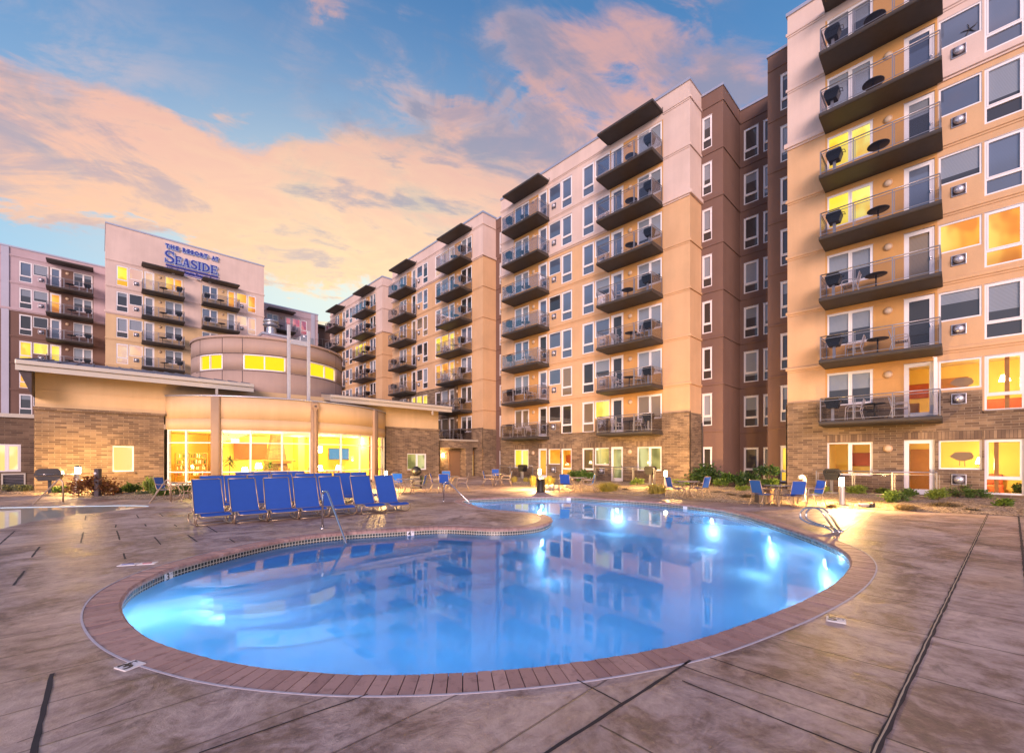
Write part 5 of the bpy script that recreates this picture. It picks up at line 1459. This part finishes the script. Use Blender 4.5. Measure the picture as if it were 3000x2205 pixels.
LOUNGE = lounge_proto()
CARD = ['first', 'second', 'third', 'fourth', 'fifth', 'sixth', 'seventh', 'eighth']
lr = random.Random(2)
rows = [('front', 13.05, [(582+669)/2, (694+772)/2, (795+868)/2, (882.6+954)/2, (966+1030)/2, (1060.5+1117)/2, (1133+1188)/2]),
        ('middle', 15.9, [628, 700, 768, 838, 905, 960, 1016, 1066]),
        ('back', 18.9, [728, 780, 828, 878])]
front = [(625,1537), (733,1530), (831.5,1523), (918,1517), (998,1511), (1089,1504), (1160,1500)]
for rn, sc_, us in rows:
    for k, u in enumerate(us):
        if rn == 'front': p = gp(*front[k]) + Vector((-C1, C2, 0))*.34
        else: p = W(sc_, n_of(u, sc_))
        place(LOUNGE, (p.x, p.y, 0), ROT_CROSS + lr.uniform(-.06, .06), f"blue sling lounge chair, {CARD[k]} from the left in the {rn} row", 'blue lounge chairs set out in rows')

# ------------------------------------------------------------------ patio tables and chairs
def patio_chair_proto(sling, nm):
    t = thing('patio_chair', 'x', 'chair', (0, 0, -80)); f = MAT['bronze_tube']
    b = MB(); P = [(-.24, .43), (-.1, .41), (.08, .40), (.22, .42)]
    for (y0, z0), (y1, z1) in zip(P[:-1], P[1:]): b.quad((-.24, y0, z0), (.24, y0, z0), (.24, y1, z1), (-.24, y1, z1)); b.quad((-.24, y1, z1-.01), (.24, y1, z1-.01), (.24, y0, z0-.01), (-.24, y0, z0-.01))
    b.build('seat', MAT[sling], t)
    b = MB(); Q = [(.225, .46), (.27, .62), (.34, .90)]
    for (y0, z0), (y1, z1) in zip(Q[:-1], Q[1:]): b.quad((-.24, y0, z0), (.24, y0, z0), (.24, y1, z1), (-.24, y1, z1)); b.quad((-.24, y1+.012, z1), (.24, y1+.012, z1), (.24, y0+.012, z0), (-.24, y0+.012, z0))
    b.build('backrest', MAT[sling], t)
    b = MB()
    for sx in (-1, 1): b.tube([(sx*.25, -.24, .43), (sx*.25, .2, .415), (sx*.25, .24, .46), (sx*.25, .345, .905)], .013, n=6)
    b.tube([(-.25, .345, .905), (.25, .345, .905)], .013, n=6); b.tube([(-.25, -.24, .43), (.25, -.24, .43)], .013, n=6); b.build('frame', f, t)
    for sx in (-1, 1):
        b = MB(); b.tube([(sx*.285, -.30, 0), (sx*.285, -.26, .43), (sx*.285, -.24, .61), (sx*.285, -.17, .64), (sx*.285, .16, .62), (sx*.26, .29, .66)], .014, n=6); b.build('arm', f, t)
        b = MB(); b.tube([(sx*.27, .36, 0), (sx*.26, .20, .42)], .014, n=6); b.build('leg', f, t)
    return t
def patio_table_proto():
    t = thing('patio_table', 'x', 'table', (0, 0, -80))
    b = MB(); b.lathe([(0, .695), (.50, .695), (.52, .705), (.52, .72), (.50, .73), (0, .73)], n=28); b.build('tabletop', MAT['table_glass'], t)
    for k in range(4):
        a = k*PI/2+.5; d = Vector((math.cos(a), math.sin(a), 0))
        b = MB(); b.tube([d*.40+Vector((0, 0, .70)), d*.26+Vector((0, 0, .52)), d*.14+Vector((0, 0, .36)), d*.24+Vector((0, 0, .16)), d*.40+Vector((0, 0, .0))], .016, n=6); b.build('leg', MAT['bronze_tube'], t)
    b = MB(); b.tube([(.14*math.cos(2*PI*k/12), .14*math.sin(2*PI*k/12), .36) for k in range(12)], .012, n=5, closed=True); b.build('ring', MAT['bronze_tube'], t)
    return t
plain('table_glass', (.30, .26, .22), .15, 0, .08, 3, 0, .5)
PCH, PCS, PTB = patio_chair_proto('sling_blue', 'a'), patio_chair_proto('sling_sky', 'b'), patio_table_proto()
def face(dx, dy): return math.atan2(dy, dx)+PI/2
sets = [('beside the bent white pipe', (2286,1480), [('sky', 'left', (2236,1482), (1, .2)), ('blue', 'near', (2320,1486), (-.1, 1)), ('blue', 'right', (2376,1483), (-1, .1))]),
        ('in front of the big dark shrub', (2012,1459), [('blue', 'left', (1980,1460), (1, .1)), ('blue', 'right', (2050,1459), (-.6, .8))]),
        ('beside the pale rock pile', (1690,1441), [('blue', 'left', (1661,1443), (.5, .9)), ('sky', 'right', (1722,1443), (-1, .05))]),
        ('near the glowing doorway', (1459,1420), [('blue', 'left', (1431,1422), (1, -.1)), ('blue', 'far', (1452,1412), (.1, -1)), ('sky', 'right', (1483,1423), (-1, .1))]),
        ('outside the brown entry door', (1316,1434), [('blue', 'left', (1280,1438), (1, .1)), ('blue', 'near', (1306,1441), (.2, 1)), ('sky', 'far', (1306,1424), (.1, -1)), ('blue', 'right', (1354,1437), (-1, -.1))]),
        ('right of the lounge chairs', (1196,1447), [('sky', 'far', (1168,1440), (.5, -.9)), ('blue', 'left', (1152,1450), (1, .1)), ('blue', 'right', (1226,1447), (-1, 0))]),
        ('left of the lounge chairs', (545,1465), [('blue', 'left', (490,1463), (1, .1))])]
for nm, tp, chs in sets:
    place(PTB, gp(*tp), lr.uniform(0, 1.5), f"round patio table {nm}", 'patio tables round the pool deck')
    for kind, side, cp, d in chs:
        place(PCH if kind == 'blue' else PCS, gp(*cp), face(*d), f"{'blue' if kind == 'blue' else 'pale blue'} patio chair, {side} side of the table {nm}", 'patio chairs round the pool deck')

# ------------------------------------------------------------------ lamps, bins, grills, pipes on the ground
def bollard(u, v, h, label, e, lit=True, w_=.085):
    t = thing('bollard_light', label, 'bollard light', gp(u, v), 0, 'bollard lights in the planting beds')
    b = MB(); b.lathe([(w_, 0), (w_, h-.34)], n=18); b.build('post', MAT['fascia_metal'], t)
    b = MB(); b.lathe([(w_*.8, h-.34), (w_*.8, h-.05)], n=18); b.build('lens', MAT['lamp_glow'], t)
    b = MB(); b.lathe([(w_, h-.05), (w_*1.05, h-.03), (w_*.7, h+.02), (0, h+.035)], n=18); [b.lathe([(w_*1.02, h-.34+k*.1), (w_*1.02, h-.33+k*.1)], n=18) for k in range(1, 3)]; b.build('cap', MAT['dark_steel'], t)
    l = bpy.data.lights.new('lamp', 'POINT'); l.energy = e*6.2; l.color = (1, .57, .17); l.shadow_soft_size = .06; link('lamp', l, t, (0, 0, h-.16))
bollard(2466, 1483, 1.05, 'lit bollard light in front of the nearest tower patio', 150)
bollard(1950, 1434, 1.05, 'lit bollard light in the yellow grass at the middle tower corner', 150)
bollard(1581, 1433, 1.15, 'lit bollard light behind the black bin across the pool', 190)
bollard(228, 1446, 1.30, 'lit bollard light against the brick wall left of the lit clubhouse window', 105, True, .12)
bollard(1131, 1436, 1.05, 'lit bollard light at the right end of the glazed bay', 150)
t = thing('post_speaker', 'unlit dark square post beside the reddish shrub in the left bed', 'post', gp(287, 1456))
b = MB(); b.box(-.10, .10, -.09, .09, 0, 1.22, 0, .03); b.build('post', MAT['soffit_dark'], t); b = MB(); b.lathe([(.05, 0), (.05, .02), (0, .025)], (-.03, -.09, 1.02), 0, 12, 'Y'); b.build('lens', MAT['white_frame'], t)
t = thing('litter_bin', 'black round bin standing in front of the bright lamp across the pool', 'bin', gp(1584, 1440))
b = MB(); b.lathe([(0, 0), (.21, 0), (.205, .05), (.205, .60), (.22, .62), (.22, .66), (.15, .66), (.15, .60)], n=22); [b.lathe([(.212, .1+k*.12), (.212, .13+k*.12)], n=22) for k in range(4)]; b.build('body', MAT['grill_black'], t)
t = thing('charcoal_grill', 'black park grill on a post in front of the left brick wall', 'grill', gp(146, 1450), ROT_CROSS-.15)
b = MB(); b.box(-.05, .05, -.05, .05, 0, .70); b.build('post', MAT['dark_steel'], t)
b = MB(); b.prism_y([(-.42, .86), (-.30, .66), (.30, .66), (.42, .86)], -.28, .28); b.prism_y([(-.44, .88), (.44, .88), (.40, 1.10), (.30, 1.20), (-.30, 1.20), (-.40, 1.10)], -.29, .29); bo = b.build('body', MAT['dark_steel'], t)
b = MB(); b.tube([(-.3, -.30, .95), (-.3, -.35, .95), (.3, -.35, .95), (.3, -.30, .95)], .013); b.build('handle', MAT['steel_tube'], t); b = MB(); b.box(.44, .72, -.25, .25, .92, .95, 0, .008); b.build('side_shelf', MAT['galvanised'], t)
for u, Y_, lab in ((2437, 20.0, 'black grill on the ground patio of the nearest tower'), (1905, 26.6, 'black grill on the ground patio at the right of the middle tower'), (1531, 33.5, 'black grill on the ground patio at the left of the middle tower')):
    place(GRILL, ((u-1500)/FPX*Y_, Y_, .05), ROT_LONG, lab, 'grills on the ground patios')
t = thing('kettle_grill', 'black kettle on a dark cabinet beside the right brick window', 'grill', gp(1219, 1430))
b = MB(); b.box(-.28, .28, -.25, .25, 0, .70, 0, .03); b.build('cabinet', MAT['dark_steel'], t); b = MB(); b.lathe([(.02, .70), (.24, .78), (.30, .95), (.24, 1.12), (.08, 1.22), (0, 1.23)], n=18); b.build('kettle', MAT['grill_black'], t)
t = thing('vent_pipe', 'white bent-over vent pipe in the bed right of the potted tree', 'pipe', gp(2356, 1472))
b = MB(); b.tube([(.0, 0, 0), (0, 0, .86), (-.02, 0, .95), (-.09, 0, 1.0), (-.16, 0, .97), (-.18, 0, .90)], .062, n=12); b.build('tube', MAT['pvc_white'], t); b = MB(); b.lathe([(.085, 0), (.085, .06), (.065, .08)], n=14); b.build('collar', MAT['pvc_white'], t)
t = thing('spot_light', 'low dark ground spotlight lying by the bollard light of the nearest tower', 'ground light', gp(2550, 1487), .3)
b = MB(); b.box(-.13, .0, -.09, .09, .02, .16, 0, .03); b.box(.03, .13, -.08, .08, .02, .18, 0, .03); b.build('housing', MAT['dark_steel'], t); b = MB(); b.box(-.5, -.14, -.07, .07, .05, .16, 0, .03); b.build('visor', MAT['fascia_metal'], t)

# ground patio railings in front of the towers
def patio_rail(label, s0, s1, n_, posts, z0=.02):
    p, q = W(s0, n_), W(s1, n_); L = (q-p).length
    t = thing('patio_railing', label, 'railing', (p.x, p.y, z0), ROT_LONG, 'railings of the ground patios')
    for k in range(posts):
        x = L*k/(posts-1); b = MB(); b.box(x-.025, x+.025, -.025, .025, 0, 1.06); b.box(x+.07, x+.09, -.012, .012, .1, .98); b.build('post', MAT['rail_metal'], t)
    b = MB(); b.tube([(-.02, 0, 1.07), (L+.02, 0, 1.07)], .026, n=6); b.box(0, L, -.01, .01, .95, .97); b.box(0, L, -.01, .01, .09, .11); b.build('top_rail', MAT['rail_metal'], t)
    b = MB(); [b.box(L*k/(posts-1)+.10, L*(k+1)/(posts-1)-.05, -.004, .004, .12, .94) for k in range(posts-1)]; b.build('glass_panel', MAT['glass_rail'], t)
patio_rail('glass and metal railing of the nearest tower ground patio', s_of(2392, 24.45), s_of(2744, 24.45), 24.45, 4)
patio_rail('glass and metal railing right of centre, middle tower ground patio', s_of(1743, 24.45), s_of(1916, 24.45), 24.45, 4)
patio_rail('glass and metal railing at the left of the middle tower ground patio', s_of(1464, 24.45), s_of(1560, 24.45), 24.45, 4)

# ------------------------------------------------------------------ planting
def shrub(u, v, wpx, hpx, label, mat, seed, leaf=.10, dens=1.0, z=.04, cat='shrub', name='shrub', tall=0.0):
    p = gp(u, v); Y = p.y; wd, h = wpx*Y/FPX, hpx*Y/FPX; rr = random.Random(seed)
    t = thing(name, label, cat, (p.x, p.y, z)); b = MB(); st = MB()
    nb = max(5, int(9*dens)); tips = []
    for k in range(nb):
        a = rr.uniform(0, 2*PI); rad = rr.uniform(.15, .5)*wd; zz = h*rr.uniform(.45, .95)*(1-.35*(rad/(.5*wd))**2)
        e = Vector((rad*math.cos(a), rad*math.sin(a)*.8, max(zz, tall*h*.8))); tips.append(e)
        m_ = Vector((e.x*.35, e.y*.35, e.z*.5)); st.tube([(0, 0, 0), m_, e], [.018, .013, .006], n=5)
    N = int(min(1500, 60*dens*(wd*h/(leaf*leaf))**.85))
    for k in range(N):
        c = rr.choice(tips); sp = .22*wd
        q = Vector((rr.gauss(c.x, sp*.6), rr.gauss(c.y, sp*.6), rr.gauss(c.z, sp*.5)))
        q.z = min(max(q.z, .03 + tall*h*.5), h*1.05)
        d = Vector((rr.gauss(q.x, .3*wd), rr.gauss(q.y, .3*wd), rr.uniform(-.1, .6)*wd)).normalized(); l_ = leaf*rr.uniform(.6, 1.25); sd = d.cross(Vector((rr.gauss(0,1), rr.gauss(0,1), rr.gauss(0,1)))).normalized()*l_*.30
        i = b.add([q, q+d*l_*.5+sd, q+d*l_, q+d*l_*.5-sd]); b.face((i, i+1, i+2, i+3))
    st.build('stem', MAT['stem_brown'], t); b.build('foliage', MAT[mat], t)
    return t
def grass(u, v, wpx, hpx, label, mat, seed, nb=260, z=.03, name='grass_clump', wd_=.012, cat='ornamental grass'):
    p = gp(u, v); Y = p.y; wd, h = wpx*Y/FPX, hpx*Y/FPX; rr = random.Random(seed)
    t = thing(name, label, cat, (p.x, p.y, z)); b = MB()
    for k in range(nb):
        a = rr.uniform(0, 2*PI); r0 = rr.uniform(0, .30)*wd; d = Vector((math.cos(a), math.sin(a), 0)); sd = Vector((-d.y, d.x, 0))*wd_
        o_ = d*r0; reach = rr.uniform(.08, .36)*wd; hh = h*rr.uniform(.5, 1.05)*(1-.5*r0/(.5*wd))
        P = [o_, o_+d*reach*.3+Vector((0, 0, hh*.65)), o_+d*reach*.7+Vector((0, 0, hh*.98)), o_+d*reach+Vector((0, 0, hh*rr.uniform(.25, .8)))]
        i = b.add([P[0]-sd, P[0]+sd, P[1]-sd, P[1]+sd, P[2]-sd*.7, P[2]+sd*.7, P[3]]); b.face((i, i+1, i+3, i+2)); b.face((i+2, i+3, i+5, i+4)); b.face((i+4, i+5, i+6))
    b.build('blades', MAT[mat], t); return t
G = 'planting'
shrub(2066,1424,78,60, 'big dark leafy shrub at the corner of the middle tower', 'leaf_dark', 1, .16, 1.3)
shrub(2137,1429,38,44, 'pointed leafy shrub in front of the brown recess wall', 'leaf_mid', 2, .14)
shrub(2187,1431,52,42, 'dark spreading shrub under the low recess window', 'leaf_dark', 3, .15)
shrub(2106,1429,32,22, 'low green shrub between the big dark shrub and the pointed one', 'leaf_mid', 4, .12)
shrub(2176,1442,30,15, 'small bright green plant in the pale mulch before the recess', 'leaf_lime', 5, .10)
grass(2100,1448,46,9, 'flat dark dry tuft left of centre in the pale mulch', 'leaf_dry', 6, 140); grass(2140,1455,40,9, 'flat dry tuft in the middle of the pale mulch', 'leaf_dry', 7, 140); grass(2190,1462,52,14, 'dry tuft close to the pale blue chair', 'leaf_dry', 8, 180)
tr = thing('potted_tree', 'small two-tier tree in a tall clay pot behind the right chair group', 'potted tree', gp(2251, 1474))
b = MB(); b.lathe([(0, 0), (.15, 0), (.15, .04), (.17, .50), (.20, .52), (.20, .57), (.16, .57), (.15, .52), (0, .52)], n=18); b.build('pot', MAT['pot_clay'], tr)
b = MB(); b.tube([(0, 0, .5), (.02, .01, .8), (-.02, 0, 1.1)], [.03, .024, .018], n=7); [b.tube([(0, 0, .7), (.25*math.cos(a), .2*math.sin(a), .85+.12*math.sin(a*3))], [.014, .006], n=5) for a in (0, 1.3, 2.5, 3.9, 5.1)]; b.build('trunk', MAT['stem_brown'], tr)
rr = random.Random(33)
for part_, (zc_, rx_, rz_, nn_) in zip(('crown', 'crown'), ((1.20, .38, .22, 520), (.78, .34, .15, 380))):
    b = MB()
    for k in range(nn_):
        a, rd = rr.uniform(0, 2*PI), rr.random()**.6; q = Vector((rx_*rd*math.cos(a)*(1+.25*math.sin(3*a)), rx_*rd*math.sin(a), zc_ + rz_*(rr.uniform(-1, 1))*(1-.5*rd)))
        d = Vector((rr.gauss(math.cos(a), .5), rr.gauss(math.sin(a), .5), rr.gauss(.15, .5))).normalized(); l_ = rr.uniform(.07, .14); sd = d.cross(Vector((rr.gauss(0,1), rr.gauss(0,1), 1))).normalized()*l_*.3
        i = b.add([q, q+d*l_*.5+sd, q+d*l_, q+d*l_*.5-sd]); b.face((i, i+1, i+2, i+3))
    b.build(part_, MAT['leaf_dark' if zc_ > 1 else 'leaf_lime'], tr)
bx = thing('planter_box', 'dark square planter box behind the pale blue chair', 'planter', gp(2229, 1474)); b = MB(); b.box(-.16, .16, -.14, .14, 0, .44, 0, .015); b.build('body', MAT['soffit_dark'], bx); b = MB(); spiky(b, (0, 0, .42), 26, .25, .012, 5, .3); b.build('foliage', MAT['leaf_dry'], bx)
for k, (u, v, w_, h_, m, lab) in enumerate(((2414,1452,32,24,'leaf_lime','bright leafy plant left of the lit bollard'), (2507,1451,42,24,'leaf_lime','bright leafy plant with pale flower right of the lit bollard'), (2585,1451,32,16,'leaf_lime','small lime plant below the patio railing'),
        (2632,1478,52,34,'leaf_mid','leafy plant nearest the deck before the orange door'), (2672,1459,34,22,'leaf_mid','leafy plant under the orange glass door'), (2748,1470,46,34,'leaf_lime','yellow green plant right of the orange door'), (2812,1459,52,34,'leaf_mid','feathery green shrub left under the tree-picture window'), (2866,1466,58,26,'leaf_mid','feathery green shrub below the tall lit window'), (2944,1492,34,26,'leaf_lime','small yellow green tuft near the deck at far right'), (3000,1462,40,40,'leaf_mid','green shrub cut by the right picture edge'))):
    shrub(u, v, w_, h_, lab, m, 40+k, .09 if 'feathery' not in lab else .06, .9)
grass(2655,1495,80,16, 'wide dark dry tuft at the bed edge right of centre', 'leaf_dry', 60, 260); grass(2770,1490,90,18, 'widest dark dry tuft at the bed edge', 'leaf_dry', 61, 280); grass(2435,1488,40,10, 'low dry tuft left of the lit bollard foot', 'leaf_dry', 62, 120); grass(2850,1500,50,10, 'small dry tuft near the right end of the bed edge', 'leaf_dry', 63, 120)
grass(1782,1441,86,30, 'wide golden grass clump below the middle tower railing', 'leaf_gold', 70, 420); grass(1925,1450,76,34, 'golden grass clump lit by the bollard at the tower corner', 'leaf_gold', 71, 380); grass(1610,1424,44,30, 'golden grass clump right of the bright lamp', 'leaf_gold', 72, 300); grass(1562,1424,30,34, 'golden grass clump left of the black bin', 'leaf_gold', 73, 240)
grass(1507,1413,26,18, 'small golden tuft at the left patio railing', 'leaf_gold', 74, 150); grass(1540,1414,24,16, 'small golden tuft between railing and bright lamp', 'leaf_gold', 75, 150); grass(1832,1440,30,10, 'low dry tuft between the two golden clumps', 'leaf_dry', 76, 100)
shrub(1684,1412,32,30, 'dark airy shrub left of the tilted window', 'leaf_mid', 80, .14); shrub(1716,1417,34,38, 'green leafy shrub behind the left pair of chairs', 'leaf_mid', 81, .14); shrub(1866,1424,26,18, 'pale green broad-leaved plant right of the railing', 'leaf_lime', 82, .14, .8); shrub(1990,1424,50,14, 'lime ground plant beside the corner bollard', 'leaf_lime', 83, .12)
shrub(2004,1398,22,16, 'single leafy tuft rising before the brick corner', 'leaf_dark', 84, .14, .5)
rk = thing('rock_pile', 'low pile of pale rocks right of the black bin', 'rocks', gp(1622, 1434)); b = MB(); rr = random.Random(9)
for k in range(16):
    bm = bmesh.new(); bmesh.ops.create_icosphere(bm, subdivisions=2, radius=rr.uniform(.08, .20)); c = Vector((rr.gauss(0, .32), rr.gauss(0, .25), rr.uniform(.03, .16)))
    for v_ in bm.verts: v_.co = v_.co*rr.uniform(.82, 1.12) + c
    b.bm(bm); bm.free()
b.build('stones', MAT['rock_pale'], rk)
shrub(277,1455,92,52, 'reddish rounded shrub behind the dark post in the left bed', 'leaf_red', 90, .12, 1.2); shrub(174,1447,32,18, 'small dark shrub under the left spa handrail', 'leaf_mid', 91, .09); shrub(206,1446,26,16, 'small golden shrub at the foot of the left bollard', 'leaf_gold', 92, .09)
shrub(338,1450,24,16, 'small dark upright plant right of the post', 'leaf_dark', 93, .08); shrub(386,1447,40,28, 'olive shrub below the lit clubhouse window', 'leaf_mid', 94, .09)
grass(444,1440,66,48, 'tall sword-leaved iris clump before the bay end', 'leaf_lime', 95, 130, .03, 'iris_clump', .022, 'iris'); grass(425,1452,60,14, 'low olive mat before the irises', 'leaf_gray', 96, 200); shrub(470,1455,48,26, 'olive spreading shrub at the right handrail', 'leaf_mid', 97, .08); grass(535,1450,60,34, 'dark strap-leaved clump under the left patio table', 'leaf_mid', 98, 160, .03, 'strap_leaf_clump', .018, 'plant')
shrub(24,1444,36,20, 'left gray green ball plant at the dark annex', 'leaf_gray', 99, .05, 1.2); shrub(70,1444,34,20, 'right gray green ball plant at the dark annex corner', 'leaf_gray', 100, .05, 1.2)
grass(1235,1420,40,26, 'strap-leaved clump behind the table right of the lounge chairs', 'leaf_mid', 101, 120, .03, 'strap_leaf_clump', .02, 'plant')

# ------------------------------------------------------------------ sky, sun, camera
def pxdir(u, v):
    t, e = (u-1500)/FPX, (HOR-v)/FPX
    return math.atan(t), math.atan(e*math.cos(math.atan(t)))
wd = bpy.data.worlds.new('World'); SC.world = wd; wd.use_nodes = True; nt = wd.node_tree; nt.nodes.clear(); S.nt = nt
tc = nt.nodes.new('ShaderNodeTexCoord'); D = tc.outputs['Generated']
sx = node(nt, 'ShaderNodeSeparateXYZ', {0: D}); X, Y, Z = S(sx.outputs[0]), S(sx.outputs[1]), S(sx.outputs[2])
az = S.math('ARCTAN2', X, Y); el_ = S.math('ARCSINE', Z)
# cloud sheet coordinates: the dome flattened on to a plane overhead, so clouds shrink to the horizon
zz = S.math('MAXIMUM', Z, .02) + .22
cp = node(nt, 'ShaderNodeCombineXYZ', {0: X/zz, 1: Y/zz, 2: 0.0})
n1 = noise(nt, cp.outputs[0], 1.25, 8, .58, .55)
n2 = noise(nt, cp.outputs[0], 3.4, 8, .62, .8)
n3 = noise(nt, cp.outputs[0], .8, 4, .5, .3)
cp2 = node(nt, 'ShaderNodeCombineXYZ', {0: X/zz*1.0 + Y/zz*.5, 1: Y/zz*2.2 - X/zz*.8, 2: 3.0})
n4 = noise(nt, cp2.outputs[0], 5.0, 7, .6, .6)
cp3 = node(nt, 'ShaderNodeCombineXYZ', {0: X/zz*1.0 + Y/zz*.3 + .07, 1: Y/zz*1.6 - X/zz*.5 - .12, 2: 7.0})
n5 = noise(nt, cp3.outputs[0], 2.6, 8, .62, .9)
waz, wel = az + (n1-.5)*.40 + (n2-.5)*.16, el_ + (n2-.5)*.12 + (n1-.5)*.14
blobs = [(640,540,320,85,1.0), (980,560,280,90,1.0), (1150,490,150,60,.7), (420,640,300,70,.9), (760,740,300,60,.8), (1080,800,260,60,.8), (300,430,170,60,.8), (120,480,140,60,.7), (50,240,90,60,.8), (380,330,110,50,.6),
         (1350,470,170,40,.7), (1480,560,220,60,1.0), (1500,400,160,50,.45), (1800,420,170,80,.6), (1700,200,170,60,.62), (1850,90,230,50,.55), (1620,50,200,40,.4), (1900,330,150,50,.6), (2130,250,120,55,.85), (950,10,80,35,.6), (1330,300,70,25,.5), (1250,410,120,40,.4), (2600,80,300,130,.5), (900,900,300,40,.4), (1330,720,190,60,.85), (1180,640,200,60,.6), (-300,300,250,120,.5)]
neg = [(110,790,210,60,.8), (820,250,260,90,.4), (690,905,120,25,.5)]
den = None
for L, sg_ in ((blobs, 1), (neg, -1)):
    for (u, v, su, sv, w_) in L:
        a0, e0 = pxdir(u, v); ca = math.cos(a0)
        da, de = su/FPX*ca*ca, sv/FPX*ca
        q = S.math('POWER', S.math('ABSOLUTE', (waz-a0)*(1/da)), 2.0) + S.math('POWER', S.math('ABSOLUTE', (wel-e0)*(1/de)), 2.0)
        g = S.math('EXPONENT', q*-.5)*(w_*sg_)
        den = g if den is None else den+g
behind = sstep(Y, .1, -.5)*(sstep(n3, .40, .62)*.8)
den = den + behind + (n1-.5)*1.6 + (n2-.5)*2.6 + (n4-.5)*2.2
cov = sstep(den, .50, 1.12)
elf = S.math('DIVIDE', S.math('MAXIMUM', el_, 0.0), .95, clamp=True)
sky = ramp(nt, elf, [(0, (.56,.58,.53)), (.16, (.38,.53,.60)), (.32, (.17,.36,.54)), (.55, (.075,.21,.42)), (.85, (.038,.13,.30)), (1, (.03,.10,.25))])
light = ramp(nt, elf + (n2-.5)*.12, [(0, (.76,.66,.36)), (.24, (.76,.54,.24)), (.37, (.68,.36,.22)), (.52, (.58,.30,.25)), (.75, (.46,.25,.23)), (1, (.32,.22,.26))])
shade = ramp(nt, elf, [(0, (.62,.55,.46)), (.3, (.42,.30,.31)), (.55, (.20,.20,.28)), (1, (.10,.14,.25))])
core = sstep(n2*.4 + n1*.2 + n5*.4, .47, .60)
cl = mixc(nt, core*.85, light, shade)
a0, e0 = pxdir(1080, 830)
glow = S.math('EXPONENT', (S.math('POWER', (az-a0)*2.1, 2.0) + S.math('POWER', (el_-e0)*4.2, 2.0))*-1.0)
cl = mixc(nt, glow*.6, cl, (.86,.66,.30))
sky = mixc(nt, glow*.6, sky, (.82,.76,.50))
def zone_(u, v, su, sv):
    a0, e0 = pxdir(u, v); ca = math.cos(a0)
    return S.math('EXPONENT', (S.math('POWER', S.math('ABSOLUTE', (waz-a0)*(FPX/su/ca/ca)), 2.0) + S.math('POWER', S.math('ABSOLUTE', (wel-e0)*(FPX/sv/ca)), 2.0))*-.5)
thin = sstep(n4*.5 + n5*.5, .44, .60)
sky = mixc(nt, thin*zone_(1420, 300, 330, 170)*.85, sky, mixc(nt, sstep(n2, .42, .6), (.14, .17, .27), (.50, .32, .28)))
sky = mixc(nt, thin*zone_(250, 330, 300, 160)*.6, sky, (.50, .36, .34))
cl = mixc(nt, sstep(n4*.4 + n5*.3 + n2*.3, .56, .40)*.38, cl, mixc(nt, .5, light, (1, 1, 1), 'MULTIPLY'))
cl = mixc(nt, sstep(n5*.6 + n4*.4, .48, .60)*.62, cl, shade)
col = mixc(nt, cov, sky, cl)
ns_ = node(nt, 'ShaderNodeTexSky', sky_type='NISHITA'); ns_.sun_disc = False; ns_.sun_elevation = math.radians(14); ns_.sun_rotation = math.radians(184); ns_.altitude = 10
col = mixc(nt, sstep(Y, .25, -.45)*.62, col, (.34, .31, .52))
col = mixc(nt, 1.0, col, mixc(nt, 1.0, ns_.outputs[0], (.018,.018,.018), 'MULTIPLY'), 'ADD')
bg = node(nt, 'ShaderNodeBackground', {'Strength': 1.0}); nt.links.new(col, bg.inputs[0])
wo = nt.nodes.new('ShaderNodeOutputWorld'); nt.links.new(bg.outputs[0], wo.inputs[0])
sun = bpy.data.lights.new('sun', 'SUN'); sun.energy = 2.6; sun.angle = math.radians(25); sun.color = (1.0, .70, .64)
so = link('sun', sun); d = Vector((.07, 1.0, -.25)).normalized(); so.rotation_euler = d.to_track_quat('-Z', 'Y').to_euler()

cam = bpy.data.cameras.new('camera'); cam.sensor_width = 36; cam.lens = FPX/3000*36; cam.shift_y = (HOR-1102.5)/3000; cam.clip_end = 2000; cam.clip_start = .05
co = link('camera', cam, None, (0, 0, EYE)); co.rotation_euler = (PI/2, 0, 0); SC.camera = co
SC.view_settings.view_transform = 'Standard'; SC.view_settings.look = 'None'; SC.view_settings.exposure = 0.55; SC.view_settings.gamma = 1.0
SC.render.engine = 'CYCLES'; SC.cycles.max_bounces = 8; SC.cycles.transparent_max_bounces = 12; SC.cycles.sample_clamp_indirect = 4.0; SC.cycles.caustics_reflective = False; SC.cycles.use_denoising = True
